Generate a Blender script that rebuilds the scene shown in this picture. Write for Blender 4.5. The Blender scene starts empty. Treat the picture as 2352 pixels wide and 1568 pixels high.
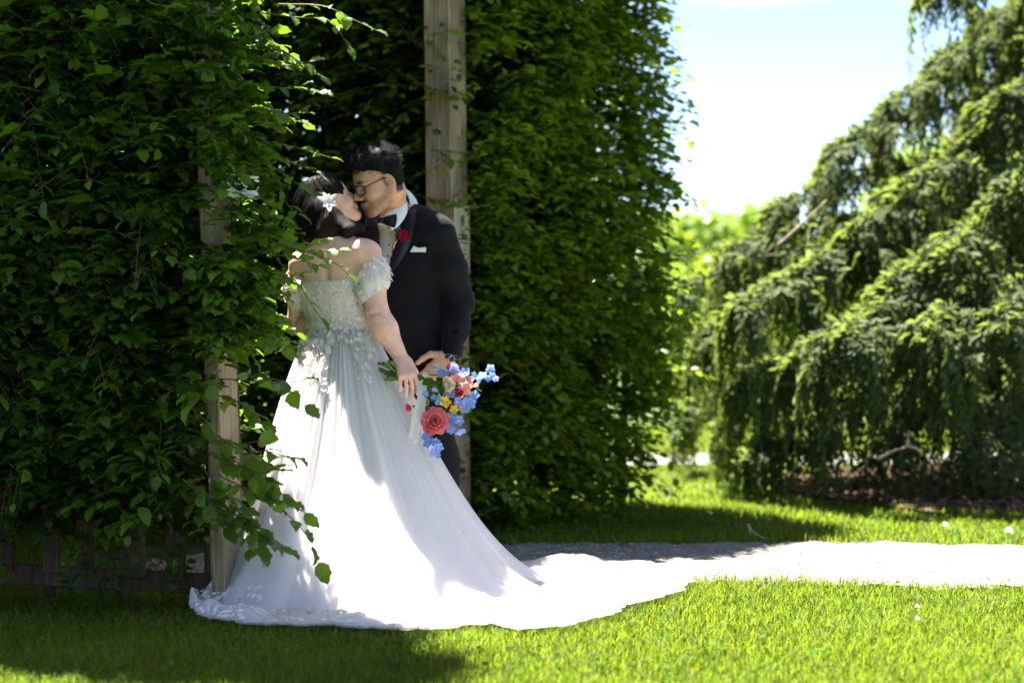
import bpy, math, random
import numpy as np
from mathutils import Vector, Matrix, noise as mnoise
from mathutils.bvhtree import BVHTree

scene = bpy.context.scene
COL = scene.collection
R = math.radians

# ------------------------------------------------------------------ camera
CAM_H = 1.2
cam_d = bpy.data.cameras.new('camera')
cam = bpy.data.objects.new('camera', cam_d)
COL.objects.link(cam)
cam.location = (0, 0, CAM_H)
cam.rotation_euler = (R(90), 0, 0)
cam_d.sensor_width = 36
cam_d.lens = 70.0
cam_d.shift_y = -130 / 2352
cam_d.clip_end = 2000
cam_d.dof.use_dof = True
cam_d.dof.focus_distance = 7.65
cam_d.dof.aperture_fstop = 1.5
scene.camera = cam

# ------------------------------------------------------------------ sky and sun
SUN_EL, SUN_AZ = R(67), math.atan2(-0.6, 0.8)      # azimuth measured from +Y towards +X
world = bpy.data.worlds.new('World'); scene.world = world; world.use_nodes = True
wn, wl = world.node_tree.nodes, world.node_tree.links
wn.clear()
w_out = wn.new('ShaderNodeOutputWorld'); w_bg = wn.new('ShaderNodeBackground')
w_sky = wn.new('ShaderNodeTexSky'); w_sky.sky_type = 'NISHITA'; w_sky.sun_disc = False
w_sky.sun_elevation = SUN_EL; w_sky.sun_rotation = SUN_AZ
w_sky.air_density = 0.42; w_sky.dust_density = 0.5; w_sky.ozone_density = 0.6
w_bg.inputs['Strength'].default_value = 0.05
w_tc = wn.new('ShaderNodeTexCoord'); w_map = wn.new('ShaderNodeMapping')
w_map.inputs['Scale'].default_value = (2.2, 2.2, 13.0); w_map.inputs['Location'].default_value = (0.3, 0.2, 0.55)
w_noi = wn.new('ShaderNodeTexNoise'); w_noi.inputs['Scale'].default_value = 1.6; w_noi.inputs['Detail'].default_value = 6
w_rmp = wn.new('ShaderNodeValToRGB'); w_rmp.color_ramp.elements[0].position = 0.52; w_rmp.color_ramp.elements[1].position = 0.80
w_rmp.color_ramp.elements[1].color = (0.45, 0.45, 0.45, 1)
w_mix = wn.new('ShaderNodeMix'); w_mix.data_type = 'RGBA'
wl.new(w_tc.outputs['Generated'], w_map.inputs['Vector']); wl.new(w_map.outputs[0], w_noi.inputs['Vector'])
wl.new(w_noi.outputs['Fac'], w_rmp.inputs['Fac']); wl.new(w_rmp.outputs['Color'], w_mix.inputs[0])
wl.new(w_sky.outputs[0], w_mix.inputs[6]); w_mix.inputs[7].default_value = (11, 11.3, 11.8, 1)
wl.new(w_mix.outputs[2], w_bg.inputs['Color']); wl.new(w_bg.outputs[0], w_out.inputs['Surface'])

sun_d = bpy.data.lights.new('sun', 'SUN'); sun = bpy.data.objects.new('sun', sun_d); COL.objects.link(sun)
sun_d.energy = 5.0; sun_d.angle = R(0.53); sun_d.color = (1.0, 0.95, 0.87)
SUN_DIR = Vector((math.sin(SUN_AZ) * math.cos(SUN_EL), math.cos(SUN_AZ) * math.cos(SUN_EL), math.sin(SUN_EL)))
sun.rotation_euler = SUN_DIR.to_track_quat('Z', 'Y').to_euler()
sun.location = SUN_DIR * 20

vs = scene.view_settings
scene.display_settings.display_device = 'sRGB'
vs.view_transform = 'Standard'; vs.look = 'None'; vs.exposure = 2.95; vs.gamma = 1.0; vs.use_curve_mapping = False
scene.render.engine = 'CYCLES'
scene.cycles.use_denoising = True
scene.cycles.max_bounces = 10; scene.cycles.transparent_max_bounces = 16
scene.cycles.transmission_bounces = 6; scene.cycles.diffuse_bounces = 4
scene.cycles.caustics_reflective = False; scene.cycles.caustics_refractive = False

# ------------------------------------------------------------------ survey helpers: picture position + distance -> metres
FPX, CPX, HPX = 4573.0, 1176.0, 654.0
def at(px, py, Y):
    return np.array([(px - CPX) * Y / FPX, Y, CAM_H - (py - HPX) * Y / FPX])
def gnd(px, py):
    Y = CAM_H * FPX / (py - HPX)
    return np.array([(px - CPX) * Y / FPX, Y])
def V3(*a): return np.array(a, dtype=float)
def nrm(v):
    v = np.asarray(v, float); n = np.linalg.norm(v, axis=-1, keepdims=True); return v / np.maximum(n, 1e-9)

# ------------------------------------------------------------------ object helpers
def tag(o, label=None, cat=None, group=None, kind=None):
    if label: o['label'] = label
    if cat: o['category'] = cat
    if group: o['group'] = group
    if kind: o['kind'] = kind
    return o
def empty(name, loc, label=None, cat=None, group=None):
    o = bpy.data.objects.new(name, None); COL.objects.link(o); o.location = Vector(loc); o.empty_display_size = 0.1
    return tag(o, label, cat, group)
def np_mesh(name, V, F, attrs=None, smooth=True):
    """V (n,3), F (m,k) array or list of such arrays."""
    me = bpy.data.meshes.new(name)
    V = np.ascontiguousarray(V, dtype=np.float32)
    Fs = [f for f in (F if isinstance(F, list) else [F]) if len(f)]
    me.vertices.add(len(V)); me.vertices.foreach_set('co', V.ravel())
    li = np.concatenate([np.asarray(f, dtype=np.int32).ravel() for f in Fs])
    tot = np.concatenate([np.full(len(f), np.asarray(f).shape[1], dtype=np.int32) for f in Fs])
    st = np.concatenate([[0], np.cumsum(tot)[:-1]]).astype(np.int32)
    me.loops.add(len(li)); me.loops.foreach_set('vertex_index', li)
    me.polygons.add(len(tot)); me.polygons.foreach_set('loop_start', st)
    me.update(calc_edges=True)
    for k, a in (attrs or {}).items():
        a = np.asarray(a, dtype=np.float32)
        if a.ndim == 1:
            at_ = me.attributes.new(k, 'FLOAT', 'POINT'); at_.data.foreach_set('value', a)
        else:
            if a.shape[1] == 3: a = np.concatenate([a, np.ones((len(a), 1), np.float32)], 1)
            at_ = me.attributes.new(k, 'FLOAT_COLOR', 'POINT'); at_.data.foreach_set('color', a.ravel())
    if smooth: me.shade_smooth()
    else: me.shade_flat()
    me.validate()
    return me
def link_mesh(name, me, mat=None, parent=None):
    o = bpy.data.objects.new(name, me); COL.objects.link(o)
    if mat is not None and len(me.materials) == 0: me.materials.append(mat)
    if parent is not None:
        o.parent = parent
        o.location = -Vector(parent_world(parent))
    return o
def parent_world(p):
    l = Vector((0, 0, 0))
    while p is not None:
        l = l + p.location; p = p.parent
    return l
def obj(name, V, F, mat, parent=None, attrs=None, smooth=True):
    return link_mesh(name, np_mesh(name, V, F, attrs, smooth), mat, parent)

class MB:
    """collects pieces into one mesh"""
    def __init__(s): s.V = []; s.Q = []; s.T = []; s.n = 0; s.A = []
    def add(s, V, F, a=0.5):
        V = np.asarray(V, float); F = np.asarray(F)
        if F.shape[1] == 4: s.Q.append(F + s.n)
        else: s.T.append(F + s.n)
        s.V.append(V); s.A.append(np.full(len(V), a) if np.isscalar(a) else np.asarray(a, float)); s.n += len(V)
        return s
    def build(s, name, mat, parent=None, smooth=True):
        Fs = []
        if s.Q: Fs.append(np.concatenate(s.Q))
        if s.T: Fs.append(np.concatenate(s.T))
        return obj(name, np.concatenate(s.V), Fs, mat, parent, {'tint': np.concatenate(s.A)}, smooth)

def box_vf(c, ax, ay, az, bev=0.004):
    """box with chamfered edges; ax, ay, az are half-extent vectors"""
    c = np.asarray(c, float); A = [np.asarray(a, float) for a in (ax, ay, az)]
    L = [np.linalg.norm(a) for a in A]; U = [a / l for a, l in zip(A, L)]
    V = []; idx = {}
    for sx in (-1, 1):
        for sy in (-1, 1):
            for sz in (-1, 1):
                s = (sx, sy, sz)
                for k in range(3):
                    p = c.copy()
                    for j in range(3):
                        p = p + U[j] * s[j] * (L[j] - (0 if j == k else min(bev, L[j] * .45)))
                    idx[(s, k)] = len(V); V.append(p)
    Q = []; T = []
    for k in range(3):
        i, j = [(1, 2), (2, 0), (0, 1)][k]
        for sg in (-1, 1):
            f = []
            for (a, b) in ((-1, -1), (1, -1), (1, 1), (-1, 1)):
                s = [0, 0, 0]; s[k] = sg; s[i] = a; s[j] = b; f.append(idx[(tuple(s), k)])
            Q.append(f if sg > 0 else f[::-1])
    for k in range(3):
        i, j = (k + 1) % 3, (k + 2) % 3
        for a in (-1, 1):
            for b in (-1, 1):
                s0 = [0, 0, 0]; s0[i] = a; s0[j] = b; s0[k] = -1; s1 = list(s0); s1[k] = 1
                s0, s1 = tuple(s0), tuple(s1)
                f = [idx[(s0, i)], idx[(s1, i)], idx[(s1, j)], idx[(s0, j)]]
                Q.append(f if a * b < 0 else f[::-1])
    for sx in (-1, 1):
        for sy in (-1, 1):
            for sz in (-1, 1):
                s = (sx, sy, sz); f = [idx[(s, 0)], idx[(s, 1)], idx[(s, 2)]]
                T.append(f if sx * sy * sz > 0 else f[::-1])
    return np.array(V), np.array(Q), np.array(T)
def box_obj(name, c, ax, ay, az, mat, parent=None, bev=0.004, smooth=False):
    V, Q, T = box_vf(c, ax, ay, az, bev)
    return obj(name, V, [Q, T], mat, parent, None, smooth)

def tube_vf(P, rad, seg=8, cap=True):
    P = np.asarray(P, float); n = len(P)
    rad = np.full(n, rad) if np.isscalar(rad) else np.asarray(rad, float)
    T = nrm(np.gradient(P, axis=0))
    ref = V3(0, 0, 1) if abs(T[0][2]) < .9 else V3(1, 0, 0)
    V = []; s = nrm(np.cross(T[0], ref))
    for i in range(n):
        s = nrm(s - T[i] * np.dot(s, T[i])); b = np.cross(T[i], s)
        ang = np.arange(seg) * 2 * math.pi / seg
        V.append(P[i] + rad[i] * (np.cos(ang)[:, None] * s + np.sin(ang)[:, None] * b))
    V = np.concatenate(V)
    F = []
    for i in range(n - 1):
        for j in range(seg):
            F.append((i * seg + j, i * seg + (j + 1) % seg, (i + 1) * seg + (j + 1) % seg, (i + 1) * seg + j))
    T3 = []
    if cap:
        V = np.concatenate([V, P[:1], P[-1:]])
        for j in range(seg):
            T3.append((n * seg, (j + 1) % seg, j)); T3.append((n * seg + 1, (n - 1) * seg + j, (n - 1) * seg + (j + 1) % seg))
    return V, np.array(F), np.array(T3).reshape(-1, 3)
def tube_obj(name, P, rad, mat, parent=None, seg=8):
    V, Q, T = tube_vf(P, rad, seg); return obj(name, V, [Q, T], mat, parent)
def spline(P, n):
    """Catmull-Rom through the points"""
    P = np.asarray(P, float); m = len(P)
    if m == 2: return P[0] + np.linspace(0, 1, n)[:, None] * (P[1] - P[0])
    Q = np.concatenate([[2 * P[0] - P[1]], P, [2 * P[-1] - P[-2]]])
    out = []
    for u in np.linspace(0, m - 1 - 1e-6, n):
        i = int(u); f = u - i; a, b, c, d = Q[i:i + 4]
        out.append(.5 * (2 * b + (c - a) * f + (2 * a - 5 * b + 4 * c - d) * f * f + (3 * b - a - 3 * c + d) * f ** 3))
    return np.array(out)

# ------------------------------------------------------------------ materials
def nodes_of(m):
    m.use_nodes = True; nt = m.node_tree; nt.nodes.clear(); return nt, nt.nodes, nt.links
def base_mat(name, c1, c2, scale=20.0, rough=0.7, bump=0.0, bscale=None, metallic=0.0, stretch=None, spec=0.3, sheen=0.0, detail=6, sss=0.0, ramp=(0.35, 0.65)):
    m = bpy.data.materials.new(name); nt, N, L = nodes_of(m)
    out = N.new('ShaderNodeOutputMaterial'); p = N.new('ShaderNodeBsdfPrincipled'); L.new(p.outputs[0], out.inputs[0])
    tc = N.new('ShaderNodeTexCoord'); mp = N.new('ShaderNodeMapping'); L.new(tc.outputs['Object'], mp.inputs[0])
    if stretch: mp.inputs['Scale'].default_value = stretch
    no = N.new('ShaderNodeTexNoise'); no.inputs['Scale'].default_value = scale; no.inputs['Detail'].default_value = detail
    L.new(mp.outputs[0], no.inputs['Vector'])
    r = N.new('ShaderNodeValToRGB'); r.color_ramp.elements[0].position = ramp[0]; r.color_ramp.elements[1].position = ramp[1]
    r.color_ramp.elements[0].color = (*c1, 1); r.color_ramp.elements[1].color = (*c2, 1)
    L.new(no.outputs['Fac'], r.inputs[0]); L.new(r.outputs[0], p.inputs['Base Color'])
    p.inputs['Roughness'].default_value = rough; p.inputs['Metallic'].default_value = metallic
    p.inputs['Specular IOR Level'].default_value = spec
    if sheen: p.inputs['Sheen Weight'].default_value = sheen
    if sss:
        p.inputs['Subsurface Weight'].default_value = sss; p.inputs['Subsurface Radius'].default_value = (1, .35, .2); p.inputs['Subsurface Scale'].default_value = .01
    if bump:
        n2 = N.new('ShaderNodeTexNoise'); n2.inputs['Scale'].default_value = bscale or scale * 3; n2.inputs['Detail'].default_value = 8
        L.new(mp.outputs[0], n2.inputs['Vector'])
        b = N.new('ShaderNodeBump'); b.inputs['Strength'].default_value = bump; b.inputs['Distance'].default_value = .01
        L.new(n2.outputs['Fac'], b.inputs['Height']); L.new(b.outputs[0], p.inputs['Normal'])
    return m
def leaf_mat(name, dark, light, trans, tw=0.4, rough=0.38, spec=0.45, stops=None):
    """tint attribute: 0 dark leaf .. 1 light leaf"""
    m = bpy.data.materials.new(name); nt, N, L = nodes_of(m)
    out = N.new('ShaderNodeOutputMaterial'); p = N.new('ShaderNodeBsdfPrincipled'); t = N.new('ShaderNodeBsdfTranslucent')
    mx = N.new('ShaderNodeMixShader'); mx.inputs[0].default_value = tw
    a = N.new('ShaderNodeAttribute'); a.attribute_name = 'tint'
    r = N.new('ShaderNodeValToRGB'); r.color_ramp.elements[0].color = (*dark, 1); r.color_ramp.elements[1].color = (*light, 1)
    for pos, c in (stops or []):
        e = r.color_ramp.elements.new(pos); e.color = (*c, 1)
    L.new(a.outputs['Fac'], r.inputs[0]); L.new(r.outputs[0], p.inputs['Base Color'])
    g = N.new('ShaderNodeMix'); g.data_type = 'RGBA'; g.blend_type = 'MIX'; g.inputs[0].default_value = .6
    L.new(r.outputs[0], g.inputs[6]); g.inputs[7].default_value = (*trans, 1); L.new(g.outputs[2], t.inputs['Color'])
    p.inputs['Roughness'].default_value = rough; p.inputs['Specular IOR Level'].default_value = spec
    L.new(p.outputs[0], mx.inputs[1]); L.new(t.outputs[0], mx.inputs[2]); L.new(mx.outputs[0], out.inputs[0])
    return m
def cloth_mat(name, col, tw=0.3, opacity=1.0, rough=0.8, sheen=0.2, bump=0.0, bscale=300, vary=0.04):
    m = bpy.data.materials.new(name); nt, N, L = nodes_of(m)
    out = N.new('ShaderNodeOutputMaterial'); p = N.new('ShaderNodeBsdfPrincipled'); t = N.new('ShaderNodeBsdfTranslucent')
    tc = N.new('ShaderNodeTexCoord'); no = N.new('ShaderNodeTexNoise'); no.inputs['Scale'].default_value = 9; L.new(tc.outputs['Object'], no.inputs['Vector'])
    r = N.new('ShaderNodeValToRGB'); r.color_ramp.elements[0].position = .3; r.color_ramp.elements[1].position = .7
    r.color_ramp.elements[0].color = (*[max(0, c - vary) for c in col], 1); r.color_ramp.elements[1].color = (*col, 1)
    L.new(no.outputs['Fac'], r.inputs[0]); L.new(r.outputs[0], p.inputs['Base Color']); L.new(r.outputs[0], t.inputs['Color'])
    p.inputs['Roughness'].default_value = rough; p.inputs['Sheen Weight'].default_value = sheen; p.inputs['Specular IOR Level'].default_value = .2
    if bump:
        n2 = N.new('ShaderNodeTexNoise'); n2.inputs['Scale'].default_value = bscale; L.new(tc.outputs['Object'], n2.inputs['Vector'])
        b = N.new('ShaderNodeBump'); b.inputs['Strength'].default_value = bump; b.inputs['Distance'].default_value = .004
        L.new(n2.outputs['Fac'], b.inputs['Height']); L.new(b.outputs[0], p.inputs['Normal'])
    mx = N.new('ShaderNodeMixShader'); mx.inputs[0].default_value = tw
    L.new(p.outputs[0], mx.inputs[1]); L.new(t.outputs[0], mx.inputs[2])
    last = mx
    if opacity < 1:
        tr = N.new('ShaderNodeBsdfTransparent'); m2 = N.new('ShaderNodeMixShader'); m2.inputs[0].default_value = opacity
        L.new(tr.outputs[0], m2.inputs[1]); L.new(mx.outputs[0], m2.inputs[2]); last = m2
    L.new(last.outputs[0], out.inputs[0])
    return m
def attr_mat(name, rough=0.5, sss=0.0, spec=0.35, bump=0.0, bscale=150):
    """colour from the 'col' attribute (skin, hair)"""
    m = bpy.data.materials.new(name); nt, N, L = nodes_of(m)
    out = N.new('ShaderNodeOutputMaterial'); p = N.new('ShaderNodeBsdfPrincipled'); L.new(p.outputs[0], out.inputs[0])
    a = N.new('ShaderNodeAttribute'); a.attribute_name = 'col'
    tc = N.new('ShaderNodeTexCoord'); no = N.new('ShaderNodeTexNoise'); no.inputs['Scale'].default_value = 28; no.inputs['Detail'].default_value = 5
    L.new(tc.outputs['Object'], no.inputs['Vector'])
    hs = N.new('ShaderNodeHueSaturation'); mr = N.new('ShaderNodeMapRange')
    mr.inputs[1].default_value = .3; mr.inputs[2].default_value = .7; mr.inputs[3].default_value = .84; mr.inputs[4].default_value = 1.10
    L.new(no.outputs['Fac'], mr.inputs[0]); L.new(mr.outputs[0], hs.inputs['Value']); L.new(a.outputs['Color'], hs.inputs['Color'])
    L.new(hs.outputs[0], p.inputs['Base Color'])
    p.inputs['Roughness'].default_value = rough; p.inputs['Specular IOR Level'].default_value = spec
    if sss:
        p.inputs['Subsurface Weight'].default_value = sss; p.inputs['Subsurface Radius'].default_value = (1, .35, .2); p.inputs['Subsurface Scale'].default_value = .012
    if bump:
        n2 = N.new('ShaderNodeTexNoise'); n2.inputs['Scale'].default_value = bscale; L.new(tc.outputs['Object'], n2.inputs['Vector'])
        b = N.new('ShaderNodeBump'); b.inputs['Strength'].default_value = bump; b.inputs['Distance'].default_value = .003
        L.new(n2.outputs['Fac'], b.inputs['Height']); L.new(b.outputs[0], p.inputs['Normal'])
    return m

def wood_mat(name, c1, c2):
    m = base_mat(name, c1, c2, 150, .88, .5, 210, stretch=(1, 1, .03), ramp=(.25, .75)); nt = m.node_tree; N, L = nt.nodes, nt.links
    p = [n for n in N if n.type == 'BSDF_PRINCIPLED'][0]; r = [n for n in N if n.type == 'VALTORGB'][0]; tc = [n for n in N if n.type == 'TEX_COORD'][0]
    no = N.new('ShaderNodeTexNoise'); no.inputs['Scale'].default_value = 7; no.inputs['Detail'].default_value = 5; L.new(tc.outputs['Object'], no.inputs['Vector'])
    mr = N.new('ShaderNodeMapRange'); mr.inputs[1].default_value = .3; mr.inputs[2].default_value = .7; mr.inputs[3].default_value = .62; mr.inputs[4].default_value = 1.15
    hs = N.new('ShaderNodeHueSaturation'); L.new(no.outputs['Fac'], mr.inputs[0]); L.new(mr.outputs[0], hs.inputs['Value']); L.new(r.outputs[0], hs.inputs['Color']); L.new(hs.outputs[0], p.inputs['Base Color'])
    return m
M = {}
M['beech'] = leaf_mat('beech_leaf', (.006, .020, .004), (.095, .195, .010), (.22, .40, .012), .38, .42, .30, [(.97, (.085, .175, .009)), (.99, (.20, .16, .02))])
M['beech_sunlit'] = leaf_mat('beech_sunlit_leaf', (.009, .026, .004), (.185, .295, .014), (.34, .50, .014), .42, .40, .35, [(.97, (.165, .265, .013)), (.99, (.22, .17, .03))])  # copy of the beech leaf with the right hedge's sunlit brightness in its colour
M['brown_leaf'] = leaf_mat('dry_leaf', (.16, .05, .015), (.30, .12, .04), (.3, .12, .03), .3)
M['bright_tree'] = leaf_mat('bright_leaf', (.05, .12, .012), (.17, .27, .02), (.36, .50, .03), .5)
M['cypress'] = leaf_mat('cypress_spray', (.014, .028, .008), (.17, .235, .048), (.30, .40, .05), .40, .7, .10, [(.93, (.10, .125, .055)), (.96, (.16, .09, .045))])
M['grass'] = leaf_mat('grass_blade', (.025, .055, .006), (.17, .235, .016), (.29, .39, .016), .48, .5, .15, [(.90, (.155, .22, .014)), (.97, (.32, .29, .12))])
M['weed'] = leaf_mat('weed_leaf', (.03, .075, .014), (.09, .17, .03), (.14, .25, .02), .35, .9, .0)
M['twig'] = base_mat('twig_bark', (.07, .045, .028), (.16, .11, .065), 60, .8)
M['bark'] = base_mat('bark', (.035, .025, .018), (.12, .085, .06), 18, .9, .8, 40, stretch=(1, 1, .2))
M['pale_bark'] = base_mat('pale_bark', (.25, .19, .15), (.42, .34, .28), 18, .85, .4, 40)
M['post'] = wood_mat('weathered_post', (.15, .108, .066), (.46, .355, .235))
M['old_board'] = wood_mat('old_board', (.035, .022, .014), (.13, .082, .052))
M['plaque'] = base_mat('cream_plaque', (.60, .60, .53), (.72, .72, .66), 8, .45); M['notice'] = base_mat('faded_notice', (.34, .30, .22), (.44, .40, .31), 14, .5)
M['ink'] = base_mat('dark_print', (.03, .03, .028), (.05, .05, .045), 8, .6)
M['green_ink'] = base_mat('green_print', (.012, .12, .07), (.02, .16, .09), 8, .6)
M['lawn'] = base_mat('lawn_soil', (.035, .055, .012), (.075, .105, .016), 7, .95, .8, 90)
M['gravel'] = base_mat('gravel', (.10, .095, .085), (.27, .255, .23), 55, .95, 1.0, 160, ramp=(.3, .7))
M['pebble'] = base_mat('pebble', (.07, .066, .06), (.32, .30, .27), 11, .9)
M['mulch'] = base_mat('mulch', (.04, .022, .013), (.13, .075, .048), 40, .95, 1.0, 70)
M['chip'] = base_mat('mulch_chip', (.045, .026, .016), (.19, .11, .068), 9, .95)
M['white_debris'] = base_mat('pale_petal', (.40, .38, .33), (.55, .53, .47), 12, .8, spec=.1)
# ------------------------------------------------------------------ plan of the place
PL = V3(-1.02, 7.35); PR = V3(-0.29, 9.45)                   # the two gate posts
TD = (PR - PL) / np.linalg.norm(PR - PL)                     # along the hedge front, from post to post
ND = V3(TD[1], -TD[0])                                       # out of the hedge tunnel
rng = np.random.default_rng(11)

def vnoise(P, scale, seed=0.0):
    """cheap smooth noise -1..1 for arrays of points"""
    P = np.asarray(P, float) * scale + seed * 17.31
    if P.shape[-1] == 2: P = np.concatenate([P, np.full(P.shape[:-1] + (1,), .37)], -1)
    x, y, z = P[..., 0], P[..., 1], P[..., 2]
    return (np.sin(x * 1.0 + 1.7 * np.sin(y * .9 + 1.3 * np.sin(z * 1.1))) + np.sin(y * 1.3 + 1.5 * np.sin(z * .8 + x * .7) + 2.1)
            + np.sin(z * 1.2 + 1.6 * np.sin(x * 1.1 + .5 * y) + 4.2)) / 3
def lawn_z(X, Y):
    return .012 * np.sin(X * 1.3 + .5) * np.sin(Y * .9) + .006 * np.sin(X * 3.1 + Y * 2.3)

# ground: one sheet to the horizon, finer near the camera
xs = np.unique(np.concatenate([np.linspace(-600, -30, 12), np.linspace(-30, -6, 16), np.linspace(-6, 7, 90), np.linspace(7, 30, 16), np.linspace(30, 600, 12)]))
ys = np.unique(np.concatenate([np.linspace(-60, 2, 10), np.linspace(2, 18, 110), np.linspace(18, 60, 20), np.linspace(60, 900, 14)]))
GX, GY = np.meshgrid(xs, ys, indexing='ij')
fade = np.clip(1 - np.maximum(np.abs(GX) - 6, GY - 20) / 10, 0, 1)
GZ = lawn_z(GX, GY) * fade - .02
nx, ny = GX.shape
ii = np.arange(nx * ny).reshape(nx, ny)
GF = np.stack([ii[:-1, :-1], ii[1:, :-1], ii[1:, 1:], ii[:-1, 1:]], -1).reshape(-1, 4)
tag(obj('ground', np.stack([GX, GY, GZ], -1).reshape(-1, 3), GF, M['lawn']), kind='structure')

# gravel path: straight from the right, bending into the tunnel
pc = [V3(9, 8.55), V3(4, 8.5), V3(2.0, 8.53), V3(.9, 8.56), V3(.1, 8.5), V3(-.65, 8.52), V3(-1.35, 8.95)]
PCL = spline(pc, 120)
PTN = nrm(np.gradient(PCL, axis=0)); PSD = np.stack([-PTN[:, 1], PTN[:, 0]], 1)
def path_side(P2):
    """signed distance from the path centre line (abs) for points (n,2)"""
    d = np.full(len(P2), 9.0)
    for i in range(0, len(PCL), 2):
        d = np.minimum(d, np.hypot(P2[:, 0] - PCL[i, 0], P2[:, 1] - PCL[i, 1]))
    return d
PHW = .64
VP = []
for i in range(len(PCL)):
    for k, f in enumerate(np.linspace(-1, 1, 9)):
        w = PHW + .05 * math.sin(i * .9) + .03 * math.sin(i * 2.3 + 1)
        q = PCL[i] + PSD[i] * f * w
        VP.append((q[0], q[1], lawn_z(q[0], q[1]) + .004 + .014 * (1 - f * f)))
ii = np.arange(len(PCL) * 9).reshape(-1, 9)
tag(obj('gravel_path', np.array(VP), np.stack([ii[:-1, :-1], ii[:-1, 1:], ii[1:, 1:], ii[1:, :-1]], -1).reshape(-1, 4), M['gravel']), kind='structure')
# pebbles lying on the path
def octa(P, r, rg):
    n = len(P); base = np.array([[1, 0, 0], [0, 1, 0], [-1, 0, 0], [0, -1, 0], [0, 0, .7], [0, 0, -.7]], float)
    a = rg.uniform(0, 6.28, n); c, s = np.cos(a), np.sin(a)
    B = base[None] * (1 + rg.uniform(-.3, .3, (n, 6, 1))) * np.asarray(r)[:, None, None]
    X = B[..., 0] * c[:, None] - B[..., 1] * s[:, None]; Y = B[..., 0] * s[:, None] + B[..., 1] * c[:, None]
    Vv = np.stack([X, Y, B[..., 2]], -1) + P[:, None]
    f = np.array([[0, 1, 4], [1, 2, 4], [2, 3, 4], [3, 0, 4], [1, 0, 5], [2, 1, 5], [3, 2, 5], [0, 3, 5]])
    return Vv.reshape(-1, 3), (f[None] + 6 * np.arange(n)[:, None, None]).reshape(-1, 3)
n = 9000
u = rng.uniform(0, len(PCL) - 1.01, n); i0 = u.astype(int); fu = (u - i0)[:, None]
q = PCL[i0] * (1 - fu) + PCL[i0 + 1] * fu; f = rng.uniform(-1.03, 1.03, n)
q = q + PSD[i0] * (f * PHW)[:, None]
zz = lawn_z(q[:, 0], q[:, 1]) + .004 + .014 * np.clip(1 - f * f, 0, 1)
Vv, Ff = octa(np.stack([q[:, 0], q[:, 1], zz], 1), rng.uniform(.003, .009, n), rng)
tag(obj('path_pebbles', Vv, Ff, M['pebble'], smooth=False), 'loose pale pebbles lying on the gravel path', 'pebbles', kind='stuff')

# far path crossing the lawn behind
Yc = 13.6
VP = []
for i, x in enumerate(np.linspace(-14, 30, 60)):
    for f in (-.42, 0, .42):
        VP.append((x, Yc + f + .012 * (x - 1) ** 2 + .02 * math.sin(i), lawn_z(x, Yc) * .3 + .012))
ii = np.arange(180).reshape(60, 3)
tag(obj('far_path', np.array(VP), np.stack([ii[:-1, :-1], ii[1:, :-1], ii[1:, 1:], ii[:-1, 1:]], -1).reshape(-1, 4), M['gravel']), kind='structure')

# mulch bed under the weeping tree
MC = V3(3.55, 11.75); MR = V3(2.0, 1.42)
VP = [(MC[0], MC[1], .035)]
for rr in np.linspace(.12, 1, 10):
    for a in np.arange(64) * 2 * math.pi / 64:
        w = 1 + .05 * math.sin(a * 5) + .03 * math.sin(a * 11 + 1)
        VP.append((MC[0] + MR[0] * rr * w * math.cos(a), MC[1] + MR[1] * rr * w * math.sin(a), .035 * (1 - rr ** 3) + .006 + .008 * math.sin(rr * 17 + a * 6)))
Tm = [(0, 1 + j, 1 + (j + 1) % 64) for j in range(64)]
Qm = [(1 + r * 64 + j, 1 + (r + 1) * 64 + j, 1 + (r + 1) * 64 + (j + 1) % 64, 1 + r * 64 + (j + 1) % 64) for r in range(9) for j in range(64)]
tag(obj('mulch_bed', np.array(VP), [np.array(Qm), np.array(Tm)], M['mulch']), kind='structure')
n = 5200
rr = np.sqrt(rng.uniform(0, 1.02, n)); a = rng.uniform(0, 6.28, n)
P = np.stack([MC[0] + MR[0] * rr * np.cos(a), MC[1] + MR[1] * rr * np.sin(a), .035 * (1 - rr ** 3) + .014 + rng.uniform(0, .02, n)], 1)
Vv, Ff = octa(P, rng.uniform(.008, .028, n), rng)
tag(obj('mulch_chips', Vv, Ff, M['chip'], smooth=False), 'reddish brown bark chips under the weeping conifer', 'mulch', kind='stuff')

# ------------------------------------------------------------------ grass
def in_mulch(P): return ((P[:, 0] - MC[0]) / MR[0]) ** 2 + ((P[:, 1] - MC[1]) / MR[1]) ** 2 < .98
def blades(P, h, w, rg, lean=.5):
    n = len(P); az = rg.uniform(0, 6.283, n); ln = rg.uniform(.1, lean, n) * h
    d = np.stack([np.cos(az), np.sin(az), np.zeros(n)], 1); s = np.stack([-np.sin(az), np.cos(az), np.zeros(n)], 1)
    b = P; m = P + d * (ln * .35)[:, None]; m[:, 2] += h * .6; t = P + d * ln[:, None]; t[:, 2] += h * rg.uniform(.8, 1.0, n)
    sw = s * (w / 2)[:, None]
    Vv = np.stack([b - sw, b + sw, m + sw * .75, m - sw * .75, t], 1)
    k = 5 * np.arange(n)[:, None]
    return Vv.reshape(-1, 3), np.concatenate([k + np.array([[0, 1, 2]]), k + np.array([[0, 2, 3]]), k + np.array([[3, 2, 4]])])
def scatter(n, x0, x1, y0, y1, keep):
    P = np.stack([rng.uniform(x0, x1, n), rng.uniform(y0, y1, n)], 1)
    return P[keep(P)]
def frame_keep(P): return np.abs(P[:, 0]) < P[:, 1] * .30 + .25
def lawn_keep(P):
    e = path_side(P)
    return frame_keep(P) & ((e > PHW + .04 * vnoise(P, 6)) | ((e > PHW - .12) & (rng.uniform(0, 1, len(P)) < .06))) & ~in_mulch(P)
parts = []
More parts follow.
